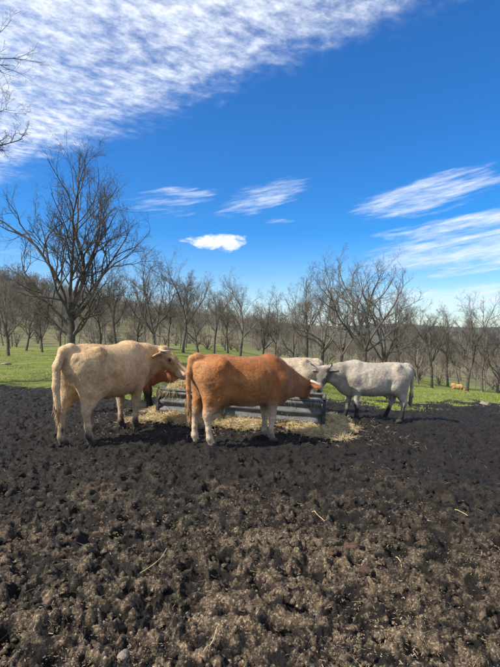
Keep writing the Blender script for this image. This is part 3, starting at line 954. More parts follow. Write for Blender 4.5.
def build_trees():
    # the big tree on the left: two tall stems, wide limbs
    loc, h = px_tree(72, 26.0, 140)
    limbs = [(R(168), .36, 1.04, .52, .66), (R(80), .05, 1.0, .62, 1.0), (R(12), .36, .76, .42, .9), (R(-5), .66, .50, .32, .62), (R(190), .74, .66, .34, .72), (R(205), .28, .96, .40, 1.0),
             (R(250), .55, .70, .34, .8), (R(75), .60, .70, .34, .85), (R(325), .48, .66, .36, .95), (R(120), .26, .92, .42, .9), (R(30), .16, .86, .42, 1.0), (R(-3), 1.05, .38, .22, .5), (R(182), 1.05, .46, .22, .62)]
    d = make_tree_data('big_oak', 5, h * 0.90, 0.92, 0.25, limbs, 0.95, 5, 0.25)
    place_tree(d, loc, 0.0, 1.0, 'tall bare tree with a forked trunk standing behind the cream cow, largest tree in view')
    # the spreading tree behind the grey cow
    loc, h = px_tree(364, 36.0, 250)
    limbs = [(R(175), .55, .88, .50, .8), (R(8), .62, .92, .52, .9), (R(100), .12, .98, .56, 1.0), (R(140), .34, .95, .46, 1.0), (R(40), .38, .92, .46, 1.0),
             (R(270), .6, .75, .36, .8), (R(85), .6, .75, .36, .9), (R(185), .95, .58, .32, .9), (R(-5), 1.0, .6, .32, .8)]
    d2 = make_tree_data('spreading_oak', 12, h * 0.97, 0.82, 0.22, limbs, 0.92, 5, 0.27, (0.03, 0))
    place_tree(d2, loc, 0.0, 1.0, 'broad bare tree with a rounded crown rising behind the grey cow at right')
    # the near tree whose branch tips hang in at the top left corner
    base = np.array([-11.45, 14.2, float(terrain(-11.45, 14.2))])
    limbs = [(R(10), .62, .80, .42, 1.0), (R(-15), .46, .92, .44, 1.0), (R(100), .5, .85, .40, .95), (R(200), .55, .85, .42, .9), (R(280), .5, .85, .40, .95), (R(40), .2, 1.0, .55, 1.0), (R(0), .88, .62, .34, .95)]
    d3 = make_tree_data('near_oak', 23, 14.6, 1.0, 0.26, limbs, 1.0, 5, 0.33)
    place_tree(d3, base, 0.35, 1.0, 'near bare tree at the left edge, only its branch tips reaching into the sky')
    # variants for the others
    var = [make_tree_data('bare_a', 31, 10.0, 1.0, 0.165, None, 0.98, 5, 0.30), make_tree_data('bare_b', 47, 10.0, 0.85, 0.155, None, 0.98, 5, 0.36),
           make_tree_data('bare_c', 58, 10.0, 1.1, 0.175, None, 0.98, 5, 0.28), make_tree_data('bare_d', 69, 10.0, 0.9, 0.155, None, 0.98, 5, 0.36, (.18, 0))]
    def real_h(dd):
        v = np.empty(len(dd[1].vertices) * 3, np.float32); dd[1].vertices.foreach_get('co', v); return v[2::3].max()
    vh = [real_h(q) for q in var]
    named = [(155, 37, 247, 0, 0.4, 'bare tree with a fan-shaped crown, first to the right of the big left tree'),
             (183, 44, 262, 1, 2.1, 'slim bare tree close behind the fan-shaped one above the cream cow head'),
             (214, 50, 281, 1, 4.0, 'small bare tree above the orange-brown cow tail, left of the upright one'),
             (240, 47, 276, 3, 1.2, 'upright bare tree standing alone above the back of the orange-brown cow'),
             (8, 37, 258, 2, 5.2, 'bare tree at the left edge of the picture on the green pasture'),
             (292, 46, 284, 2, 3.3, 'low bushy bare tree left of the broad tree'),
             (322, 43, 263, 0, 2.7, 'bare tree crowding the left side of the broad rounded tree'),
             (432, 45, 302, 1, 0.8, 'bare tree with a leaning trunk on the right-hand pasture, left of the calf'),
             (467, 43, 292, 2, 1.9, 'gnarled bare tree on the right-hand pasture just behind the tan calf'),
             (497, 46, 309, 0, 3.9, 'bare tree cut by the right edge of the picture'),
             (116, 42, 262, 1, 1.0, 'thin bare tree behind the right limbs of the big left tree'),
             (42, 45, 285, 0, 2.2, 'short bare tree left of the big tree trunk on the pasture edge')]
    for x, dep, yt, v, rz, lab in named:
        loc, h = px_tree(x, dep, yt)
        s = 1.13 * h / vh[v]
        place_tree(var[v], loc, rz, s, lab, 'bare trees along the far side of the pasture')
    var += [make_tree_data('bare_e', 115, 10.0, 0.8, 0.15, None, 0.95, 5, 0.40, (-.06, .05)), make_tree_data('bare_f', 127, 10.0, 1.2, 0.17, None, 0.9, 5, 0.25, (.1, 0))]
    vh += [real_h(q) for q in var[4:]]
    where = {100: 'rising above the middle of the cream cow back', 135: 'rising above the cream cow shoulders', 168: 'rising right above the cream cow head',
             198: 'rising above the orange-brown cow tail head', 228: 'rising above the hips of the orange-brown cow', 262: 'rising above the middle of the orange-brown cow back',
             276: 'rising above the shoulders of the orange-brown cow', 306: 'rising above the rump of the pale cow behind the trough', 340: 'rising above the grey cow neck, left of the broad tree trunk',
             386: 'rising above the grey cow back, right of the broad tree trunk', 398: 'rising above the grey cow rump', 418: 'just right of the grey cow rump',
             448: 'just left of the tan calf', 482: 'right of the tan calf, near the right edge', 26: 'near the left edge, left of the big forked tree', 60: 'close beside the trunk of the big forked tree'}
    for x, dep, yt, v, rz in [(100, 47, 268, 4, .3), (135, 50, 272, 5, 1.4), (168, 54, 276, 4, 2.7), (198, 47, 279, 5, 4.4), (228, 56, 290, 4, 5.0), (262, 53, 297, 5, .9), (276, 50, 288, 4, 3.6),
                              (306, 48, 270, 4, 1.1), (340, 52, 272, 5, 2.2), (386, 44, 268, 5, 5.5), (398, 52, 290, 4, .1), (418, 50, 305, 5, 3.1), (448, 54, 307, 4, 4.1), (482, 52, 303, 4, 2.5), (26, 50, 280, 5, 1.9), (60, 55, 282, 4, 3.0)]:
        loc, h = px_tree(x, dep, yt)
        place_tree(var[v], loc, rz, 1.1 * h / vh[v], 'slender second-row bare tree ' + where[x], 'slender bare trees of the second row')
    # the wood behind
    low = [make_tree_data('wood_a', 81, 9.0, 0.9, 0.115, None, 0.85, 5, 0.32, bark=MAT['wood']), make_tree_data('wood_b', 92, 9.0, 0.8, 0.105, None, 0.85, 5, 0.36, bark=MAT['wood']), make_tree_data('wood_c', 103, 9.0, 1.0, 0.12, None, 0.85, 5, 0.30, bark=MAT['wood'])]
    rg = np.random.default_rng(77)
    cnt = 0
    pts = []
    while cnt < 130:
        dep = 58 + 85 * rg.random() ** 1.2
        x = rg.uniform(-40, 540)
        X = (x - CX) / FPX * dep
        if any((X - a) ** 2 + (dep - b) ** 2 < 10 for a, b in pts): continue
        pts.append((X, dep)); cnt += 1
        place_tree(low[rg.integers(0, 3)], (X, dep, float(terrain(X, dep))), rg.uniform(0, 6.28), rg.uniform(0.5, 0.98), 'bare brown tree in the wood behind the pasture', 'bare trees of the wood behind the pasture')
    # the far wood on the hillside, one mass, with the scrub under it
    tv = []
    for i in range(4):
        rgi = np.random.default_rng(200 + i); g = {}
        p, dd = grow(rgi, np.zeros(3), np.array([0, 0, 1.0]), 2.6, 4, .06, .02)
        g.setdefault((4, 3), []).append((p, np.array([.16, .14, .12, .11])))
        for k in range(9):
            a = rgi.uniform(0, 6.28); t = rgi.uniform(.15, .95)
            q, dd = grow(rgi, p[-1] - np.array([0, 0, rgi.uniform(0, .7)]), unit(np.array([math.cos(a) * t, math.sin(a) * t, 1])), rgi.uniform(3.2, 5.2), 4, .14, .04)
            g.setdefault((4, 3), []).append((q, np.array([.08, .06, .045, .02])))
            for m_ in range(9):
                j = rgi.integers(1, 4)
                e, _ = grow(rgi, q[j], unit(rgi.normal(0, 1, 3) + np.array([0, 0, .7])), rgi.uniform(.8, 2.0), 3, .2, .03)
                g.setdefault((3, 3), []).append((e, np.array([.034, .026, .016])))
        tv.append(tubes_np(g))
    Vs, Qs, off = [], [], 0
    n = 0
    while n < 1250:
        r = 120 + 260 * rg.random() ** 0.8; a = R(rg.uniform(-38, 36))
        if rg.random() > (1.0 if a < R(4) else 0.55): continue
        X, Y = r * math.sin(a), r * math.cos(a)
        V, Q = tv[rg.integers(0, 4)]
        s = rg.uniform(.75, 1.25); c, sn = math.cos(n * 1.7), math.sin(n * 1.7)
        W = np.stack([(V[:, 0] * c - V[:, 1] * sn) * s + X, (V[:, 0] * sn + V[:, 1] * c) * s + Y, V[:, 2] * s + float(terrain(X, Y)) - .2], -1)
        Vs.append(W); Qs.append(Q + off); off += len(V); n += 1
    n = 0
    while n < 130:
        r = 56 + 90 * rg.random(); a = R(rg.uniform(-36, 36))
        X, Y = r * math.sin(a), r * math.cos(a)
        V, Q = tv[rg.integers(0, 4)]
        s = rg.uniform(.35, .62); c, sn = math.cos(n * 1.7), math.sin(n * 1.7)
        W = np.stack([(V[:, 0] * c - V[:, 1] * sn) * s * 1.5 + X, (V[:, 0] * sn + V[:, 1] * c) * s * 1.5 + Y, (V[:, 2] - 2.2) * s + float(terrain(X, Y))], -1)
        Vs.append(W); Qs.append(Q + off); off += len(V); n += 1
    o = mesh_np('woodland', np.concatenate(Vs), np.concatenate(Qs), MAT['wood'])
    tag(o, 'far-off bare brown wood covering the hillside behind the pasture', 'woodland', kind='stuff')


build_trees()


# ------------------------------------------------------------------ grass
def build_grass():
    rg = np.random.default_rng(9)
    n = 120000
    Y = 11.5 + 42 * rg.random(n) ** 1.6
    X = rg.uniform(-1, 1, n) * (Y * 0.66 + 2)
    g = grass_mask(X, Y)
    dens = g * sstep(.30, .6, fbm2(X * .7, Y * .7, 3, 15))
    k = rg.random(n) < dens
    X, Y = X[k], Y[k]; n = len(X)
    Z = terrain(X, Y) + .62 * 0 + mud_height(X, Y) * (1 - sstep(15, 23, np.hypot(X, Y))) * .4 - .01
    Vs, Fs = [], []
    for b in range(3):
        a = rg.uniform(0, 6.28, n); h = rg.uniform(.018, .06, n); w = rg.uniform(.005, .010, n) * (0.7 + Y * .03)
        ox, oy = X + rg.normal(0, .05, n), Y + rg.normal(0, .05, n)
        c, s = np.cos(a), np.sin(a); lx, ly = rg.normal(0, .045, n), rg.normal(0, .045, n)
        v = np.stack([np.stack([ox - c * w, oy - s * w, Z], -1), np.stack([ox + c * w, oy + s * w, Z], -1), np.stack([ox + lx, oy + ly, Z + h], -1)], 1)
        Vs.append(v.reshape(-1, 3)); Fs.append(np.arange(n * 3).reshape(n, 3) + b * n * 3)
    o = mesh_np('grass', np.concatenate(Vs), np.concatenate(Fs), MAT['grass'], smooth=False)
    tag(o, 'short green grass of the pasture behind the mud', 'grass', kind='stuff')


build_grass()


# ------------------------------------------------------------------ feed trough
def frame_of(o): return o.matrix_world


def build_trough():
    L = float(np.linalg.norm(TROUGH_R - TROUGH_L)); c = (TROUGH_L + TROUGH_R) / 2
    d = (TROUGH_R - TROUGH_L) / L
    W, Hh = 0.95, 0.53
    back = np.array([-d[1], d[0]])
    roll = math.atan2(-0.075 - 0.085, L)
    root = empty('feed_trough', (c[0] + back[0] * W / 2, c[1] + back[1] * W / 2, 0.0), 'long corrugated galvanised steel feed trough full of hay between the cattle', 'feed trough',
                 None, (0, -roll, math.atan2(d[1], d[0])))
    st = MAT['steel']
    def corrugated(name, length, loc, rz, seed):
        rg = np.random.default_rng(seed)
        nz, nx = 41, 25
        z = np.linspace(0.03, Hh - .015, nz); x = np.linspace(-length / 2, length / 2, nx)
        ph = (z - .03) / (Hh - .045)
        prof = 0.024 * np.sin(ph * 2 * np.pi * 3)
        dent = 0.022 * (fbm2(np.repeat(x[:, None], nz, 1) * 2.2 + seed, np.repeat(z[None], nx, 0) * 4, 3, seed) - .5) * 2
        Vf = np.stack([np.repeat(x[:, None], nz, 1), prof[None] + dent, np.repeat(z[None], nx, 0)], -1)
        Vb = Vf + np.array([0, .004, 0])
        V = np.concatenate([Vf.reshape(-1, 3), Vb.reshape(-1, 3)])
        I = np.arange(nx * nz).reshape(nx, nz); n0 = nx * nz
        q = np.stack([I[:-1, :-1], I[1:, :-1], I[1:, 1:], I[:-1, 1:]], -1).reshape(-1, 4)
        qb = q[:, ::-1] + n0
        e = []
        for line in (I[:, 0], I[::-1, -1], I[0, ::-1], I[-1, :]):
            e.append(np.stack([line[1:], line[:-1], line[:-1] + n0, line[1:] + n0], -1))
        o = mesh_np(name, V, np.concatenate([q, qb] + e), st, root)
        o.location = loc; o.rotation_euler = (0, 0, rz)
        return o
    corrugated('side_panel', L - .09, (0, -W / 2, 0), 0, 1)
    corrugated('side_panel', L - .09, (0, W / 2, 0), math.pi, 2)
    corrugated('end_panel', W - .09, (-L / 2, 0, 0), -math.pi / 2, 3)
    corrugated('end_panel', W - .09, (L / 2, 0, 0), math.pi / 2, 4)
    def box(name, sx, sy, sz, loc, mat, bev=.006):
        bm = bmesh.new(); bmesh.ops.create_cube(bm, size=1)
        bmesh.ops.scale(bm, vec=(sx, sy, sz), verts=bm.verts)
        bmesh.ops.bevel(bm, geom=bm.edges[:] , offset=bev, segments=2, affect='EDGES')
        o = obj_bm(name, bm, mat, root, smooth=False); o.location = loc; return o
    for sx in (-1, 1):
        for sy in (-1, 1):
            box('corner_post', .062, .062, Hh + .03, (sx * L / 2, sy * W / 2, (Hh + .03) / 2 - .03), MAT['steel_dark'], .01)
    def rail(name, a, b, r):
        V, Q = tubes_np({(6, 10): [(np.linspace(a, b, 6), np.full(6, r))]})
        return mesh_np(name, V, Q, st, root)
    for sy in (-1, 1): rail('rim_rail', np.array([-L / 2 + .034, sy * W / 2, Hh + .004]), np.array([L / 2 - .034, sy * W / 2, Hh + .004]), .026)
    for sx in (-1, 1): rail('rim_rail', np.array([sx * L / 2, -W / 2 + .034, Hh + .004]), np.array([sx * L / 2, W / 2 - .034, Hh + .004]), .026)
    for sy in (-1, 1): box('skid', L - .1, .05, .035, (0, sy * (W / 2 - .07), .012), MAT['steel_dark'])
    box('floor_sheet', L - .12, W - .12, .006, (0, 0, .06), MAT['steel_dark'], .001)
    return root, L, W, Hh


trough, TL, TW, TH = build_trough()
bpy.context.view_layer.update()
TM = np.array(trough.matrix_world)


def t2w(p):
    p = np.atleast_2d(p); return p @ TM[:3, :3].T + TM[:3, 3]


# ------------------------------------------------------------------ hay
def strands(P, Dr, L, W, rg, sag=0.25):
    """bent ribbons with a V section: (n) strands -> V, F"""
    n = len(P)
    Dr = Dr / (np.linalg.norm(Dr, axis=1, keepdims=True) + 1e-9)
    up = np.tile([0, 0, 1.0], (n, 1)) + rg.normal(0, .5, (n, 3))
    S = np.cross(Dr, up); S /= np.linalg.norm(S, axis=1, keepdims=True) + 1e-9
    Nn = np.cross(S, Dr)
    bend = rg.normal(0, sag, n)[:, None] * L[:, None]
    V = []
    for t, w in ((0, .8), (.5, 1.0), (1, .5)):
        c = P + Dr * (t - .5) * L[:, None] + Nn * bend * (4 * t * (1 - t)) * .25
        V += [c - S * (W * w)[:, None] * .5, c + Nn * (W * w)[:, None] * .35, c + S * (W * w)[:, None] * .5]
    V = np.stack(V, 1).reshape(-1, 3)
    b = (np.arange(n) * 9)[:, None]
    F = []
    for r in (0, 3):
        for k in (0, 1): F.append(b + np.array([[r + k, r + k + 1, r + k + 4, r + k + 3]]))
    return V, np.concatenate(F)


def hay_surface(x, y):
    """height of the hay in the trough's own frame"""
    ex = np.clip((TL / 2 - np.abs(x)) / .35, 0, 1); ey = np.clip((TW / 2 - np.abs(y)) / .22, 0, 1)
    h = .36 + .16 * fbm2(x * 1.6 + 4, y * 1.6, 3, 7) + .20 * np.exp(-((x + 1.05) / .55) ** 2) + .06 * np.exp(-((x - .3) / .5) ** 2) - .10 * np.exp(-((x - 1.1) / .5) ** 2)
    return h * (.80 + .2 * np.minimum(ex, 1) * ey) + .03 * (fbm2(x * 9, y * 9, 3, 9) - .5)


def spill_h(X, Y):
    """spilled hay on the ground around the trough: thickness"""
    q = (np.stack([X, Y, np.zeros_like(X)], -1) - TM[:3, 3]) @ TM[:3, :3]
    x, y = q[:, 0], q[:, 1]
    dx, dy = np.maximum(np.abs(x) - TL / 2, 0), np.maximum(np.abs(y) - TW / 2, 0)
    d = np.hypot(dx, dy)
    n = fbm2(X * 1.5, Y * 1.5, 4, 19)
    reach = .30 + 1.5 * (n - .42) + .28 * np.exp(-((x - 1.6) / .5) ** 2) + .12 * np.exp(-((x + 1.2) / .5) ** 2)
    return np.clip(1 - d / np.maximum(reach, .05), 0, 1) ** .8 * .075


def build_hay():
    rg = np.random.default_rng(13)
    # heap in the trough: matted body plus loose strands
    nx, ny = 120, 40
    x, y = np.meshgrid(np.linspace(-TL / 2 + .06, TL / 2 - .06, nx), np.linspace(-TW / 2 + .06, TW / 2 - .06, ny), indexing='ij')
    z = hay_surface(x, y)
    V = np.stack([x, y, z], -1).reshape(-1, 3)
    I = np.arange(nx * ny).reshape(nx, ny)
    Q = np.stack([I[:-1, :-1], I[1:, :-1], I[1:, 1:], I[:-1, 1:]], -1).reshape(-1, 4)
    heap = empty('hay_heap', tuple(TM[:3, 3]), 'heap of pale yellow hay filling the steel trough', 'hay')
    base = TM[:3, 3]
    o = mesh_np('matted_hay', t2w(V) - base, Q, MAT['hay_base'], heap); tag(o, kind='stuff')
    n = 9000
    sx, sy = rg.uniform(-TL / 2 + .05, TL / 2 - .05, n), rg.uniform(-TW / 2 + .05, TW / 2 - .05, n)
    P = np.stack([sx, sy, hay_surface(sx, sy) + rg.exponential(.012, n)], -1)
    Dr = rg.normal(0, 1, (n, 3)) * np.array([1, 1, .32])
    V, F = strands(t2w(P) - base, Dr, rg.uniform(.06, .22, n), rg.uniform(.003, .007, n), rg)
    o = mesh_np('hay_strands', V, F, MAT['hay'], heap, smooth=False); tag(o, kind='stuff')
    # strands hanging over the front rim
    m = 90
    hx = np.concatenate([rg.normal(-1.45, .16, 45), rg.uniform(-1.4, 1.4, 45)])
    P = np.stack([np.clip(hx, -1.5, 1.5), np.full(m, -TW / 2 - .045), TH - .05 + rg.normal(0, .05, m)], -1)
    Dr = np.stack([rg.normal(0, .4, m), rg.normal(0, .12, m), np.full(m, -1.0)], -1)
    V, F = strands(t2w(P) - base, Dr, rg.uniform(.08, .24, m), rg.uniform(.004, .007, m), rg)
    o = mesh_np('hanging_strands', V, F, MAT['hay'], heap, smooth=False); tag(o, kind='stuff')
    # spilled hay round the trough
    nx, ny = 210, 110
    X, Y = np.meshgrid(np.linspace(-2.9, 2.6, nx), np.linspace(7.3, 10.9, ny), indexing='ij')
    X, Y = X.ravel(), Y.ravel()
    t = spill_h(X, Y) * (0.25 + 1.5 * fbm2(X * 6, Y * 6, 4, 3))
    Z = terrain(X, Y) + t * 1.25 - .020 + .6 * mud_height(X, Y)
    I = np.arange(nx * ny).reshape(nx, ny)
    Q = np.stack([I[:-1, :-1], I[1:, :-1], I[1:, 1:], I[:-1, 1:]], -1).reshape(-1, 4)
    Q = Q[(t[Q] > .020 + .04 * vn2(X * 14, Y * 14, 4)[Q]).any(1)]
    bed = empty('spilled_hay', (0, 8.6, 0), 'pale hay spilled and trampled on the mud along the foot of the trough', 'hay')
    b0 = np.array([0, 8.6, 0])
    o = mesh_np('matted_hay', np.stack([X, Y, Z], -1) - b0, Q, MAT['hay_base'], bed); tag(o, kind='stuff')
    n = 100000
    sx, sy = rg.uniform(-2.9, 2.7, n), rg.uniform(7.2, 10.9, n)
    t = spill_h(sx, sy)
    k = rg.random(n) < np.where(t > .001, np.minimum(.10 + t * 16, 1), .013 * np.exp(-((sy - 8.6) / 1.2) ** 2)); sx, sy, t = sx[k], sy[k], t[k]; n = len(sx)
    P = np.stack([sx, sy, terrain(sx, sy) + .6 * mud_height(sx, sy) + t * 1.2 * (0.25 + 1.5 * fbm2(sx * 6, sy * 6, 4, 3)) + .016 + rg.exponential(.016, n)], -1)
    Dr = rg.normal(0, 1, (n, 3)) * np.array([1, 1, .42])
    k = np.where(t > .001, np.clip(.55 + t * 20, 0, 1), .6)
    V, F = strands(P - b0, Dr, rg.uniform(.05, .18, n) * k, rg.uniform(.0032, .0075, n) * k, rg)
    o = mesh_np('hay_strands', V, F, MAT['hay'], bed, smooth=False); tag(o, kind='stuff')
    # straw blown over the mud
    n = 620
    sy = 1.7 + 11 * rg.random(n) ** 1.3; sx = rg.uniform(-.62, .62, n) * sy
    P = np.stack([sx, sy, terrain(sx, sy) + mud_height(sx, sy) + .014], -1)
    Dr = rg.normal(0, 1, (n, 3)) * np.array([1, 1, .16])
    V, F = strands(P, Dr, rg.uniform(.02, .11, n), rg.uniform(.0012, .0030, n), rg, .25)
    o = mesh_np('loose_straw', V, F, MAT['litter'], smooth=False); tag(o, 'loose straw stalks scattered over the mud', 'straw', kind='stuff')
    # trampled hay chaff in the foreground mud
    n = 26000
    sy = 1.5 + 5.2 * rg.random(n) ** 1.25; sx = rg.uniform(-.75, .75, n) * (sy + .2)
    w = fbm2(sx * 1.3, sy * 1.3, 4, 88) - .30 - (sy - 2) * .055 + .10 * (fbm2(sx * 6, sy * 6, 2, 4) - .5)
    k = rg.random(n) < np.clip(w * 5, 0.015, 1); sx, sy = sx[k], sy[k]; n = len(sx)
    P = np.stack([sx, sy, terrain(sx, sy) + mud_height(sx, sy) + .006], -1)
    Dr = rg.normal(0, 1, (n, 3)) * np.array([1, 1, .35])
    V, F = strands(P, Dr, rg.uniform(.005, .026, n), rg.uniform(.0015, .006, n), rg, .3)
    o = mesh_np('hay_chaff', V, F, MAT['litter'], smooth=False); tag(o, 'chopped trampled hay chaff mixed in the foreground mud', 'straw', kind='stuff')


build_hay()


# ------------------------------------------------------------------ mud clods
def clod_mesh(rg, sub=2):
    bm = bmesh.new(); bmesh.ops.create_icosphere(bm, subdivisions=sub, radius=1)
    V = np.array([v.co for v in bm.verts]); F = np.array([[v.index for v in f.verts] for f in bm.faces]); bm.free()
    o = rg.uniform(0, 50, 3)
    d = 1 + .95 * (vn3(V[:, 0] * 1.6 + o[0], V[:, 1] * 1.6 + o[1], V[:, 2] * 1.6 + o[2], 1) - .5) + .75 * (vn3(V[:, 0] * 3.7 + o[0], V[:, 1] * 3.7, V[:, 2] * 3.7, 2) - .5) + .35 * (vn3(V[:, 0] * 8, V[:, 1] * 8 + o[1], V[:, 2] * 8, 3) - .5)
    return V * d[:, None] * np.array([1, .85, .62]), F


def build_clods():
    rg = np.random.default_rng(44)
    protos = [clod_mesh(rg) for _ in range(8)]; small = [clod_mesh(rg, 1) for _ in range(8)]
    for name, n, mat, lab in (('mud_clods', 7000, MAT['clod'], 'countless dark wet clods of trampled mud'), ('dry_clods', 3500, MAT['dryclod'], 'small dry tan clods in the foreground mud')):
        Vs, Fs, off = [], [], 0
        for i in range(n):
            if name == 'mud_clods': Y = 1.5 + 12 * rg.random() ** 1.35
            else: Y = 1.4 + 3.4 * rg.random() ** 1.1
            X = rg.uniform(-.72, .72) * (Y + .3)
            s = min(rg.lognormal(math.log(.015), .5), .042)
            if name == 'dry_clods': s *= .55
            V, F = (protos if s > .014 and Y < 6.5 else small)[rg.integers(0, 8)]
            a = rg.uniform(0, 6.28); c, sn = math.cos(a), math.sin(a)
            W = np.stack([(V[:, 0] * c - V[:, 1] * sn), (V[:, 0] * sn + V[:, 1] * c), V[:, 2] * rg.uniform(.8, 1.4)], -1) * s
            Vs.append((X, Y, W, s)); Fs.append(F + off); off += len(V)
        XY = np.array([(q[0], q[1]) for q in Vs])
        Z = terrain(XY[:, 0], XY[:, 1]) + mud_height(XY[:, 0], XY[:, 1])
        V = np.concatenate([q[2] + np.array([q[0], q[1], z - q[3] * .10]) for q, z in zip(Vs, Z)])
        o = mesh_np(name, V, np.concatenate(Fs), MAT['ground'], attrs={'relief': np.full(len(V), .01 if name == 'mud_clods' else .09), 'grass': np.zeros(len(V))}); tag(o, lab, 'mud', kind='stuff')
    # single things one can point at in the foreground
    def lump(name, x, y, size, mat, label, cat, flat=1.0, group=None):
        p = at(x, y); V, F = clod_mesh(rg, 3)
        z = p[2] + float(mud_height(p[0:1], p[1:2])[0])
        o = mesh_np(name, V * size * np.array([1, 1, flat]), F, mat); o.location = (p[0], p[1], z + size * .05 * flat); o.rotation_euler = (0, 0, rg.uniform(0, 6))
        return tag(o, label, cat, group)
    lump('dung_clod', 352, 553, .060, MAT['dung'], 'reddish brown dung clod right of centre, rear one of the pair', 'dung', .75)
    lump('dung_clod', 366, 577, .045, MAT['dung'], 'reddish brown dung clod right of centre, front one of the pair', 'dung', .8)
    lump('dung_clod', 333, 557, .040, MAT['dung'], 'small reddish brown dung clod left of the larger pair', 'dung', .7)
    lump('stone', 124, 657, .030, MAT['stone'], 'pale stone lying in the mud at the bottom edge, left of middle', 'stone', .8)
    lump('stone', 452, 553, .028, MAT['stone'], 'small pale stone in the dark mud at far right', 'stone', .8)
    lump('stone', 486, 403, .19, MAT['stone'], 'grey field stone lying in the grass at the right edge', 'stone', .7)
    lump('stone', 6, 364, .24, MAT['stone'], 'low grey boulder on the pasture at the left edge', 'stone', .5)
    # an orange dead leaf
    p = at(65, 617); bm = bmesh.new()
    g = []
    for i in range(9):
        t = i / 8; w = .022 * math.sin(math.pi * min(t * .93 + .05, 1)) ** .8
        g.append([bm.verts.new(((t - .5) * .07, sgn * w, .012 * math.sin(t * 3) + .007 * abs(sgn))) for sgn in (-1, 0, 1)])
    for a, b in zip(g, g[1:]):
        for k in (0, 1): bm.faces.new((a[k], b[k], b[k + 1], a[k + 1]))
    o = obj_bm('dead_leaf', bm, MAT['leaf']); o.location = (p[0], p[1], p[2] + float(mud_height(p[0:1], p[1:2])[0]) + .02); o.rotation_euler = (.3, .25, .9)
    tag(o, 'orange dead leaf on the mud at lower left', 'leaf')
    # the longer stalks
    def stalk(x0, y0, x1, y1, label):
        a, b = at(x0, y0), at(x1, y1)
        pts = np.linspace(a, b, 8)
        zz = mud_height(pts[:, 0], pts[:, 1]); pts[:, 2] += np.maximum(zz, zz.mean()) * .6 + zz.max() * .4 + .015
        pts[:, 0] += .012 * np.sin(np.linspace(0, 4, 8))
        c = pts.mean(0)
        V, Q = tubes_np({(8, 5): [(pts - c, np.linspace(.0035, .0018, 8))]})
        o = mesh_np('straw_stalk', V, Q, MAT['hay']); o.location = c
        tag(o, label, 'straw', 'single long straw stalks on the mud')
    stalk(140, 574, 168, 553, 'long straw stalk lying slanted on the mud at left centre')
    stalk(203, 662, 219, 634, 'long curved straw stalk at the bottom edge, middle of the mud')
    stalk(396, 560, 403, 571, 'short bright straw stalk on dark mud, right of the dung clods')
    stalk(312, 513, 326, 523, 'straw stalk lying slanted above the dung clods')
    stalk(455, 514, 469, 519, 'straw stalk on the dark mud near the right edge')


build_clods()


# ------------------------------------------------------------------ the cattle
def head_local(loc, heading, scale, world_pt):
    """world point -> the cow's own unscaled frame (flat)"""
    d = np.array(world_pt, float) - np.array([loc[0], loc[1], float(terrain(loc[0], loc[1])) - .035])
    c, s = math.cos(heading), math.sin(heading)
    return np.array([d[0] * c + d[1] * s, -d[0] * s + d[1] * c, d[2]]) / scale


def wdir(heading, v):
    c, s = math.cos(heading), math.sin(heading)
    return np.array([v[0] * c + v[1] * s, -v[0] * s + v[1] * c, v[2]])


def pxw(x, y, dep): return np.array([(x - CX) / FPX * dep, dep, EYE - (y - CY) / FPX * dep])


HERD = 'cattle round the feed trough'
TAIL = [(-.78, 0, 1.31, .060), (-.88, 0, 1.27, .050), (-.925, 0, 1.08, .040), (-.92, .01, .84, .034), (-.90, .02, .60, .028)]


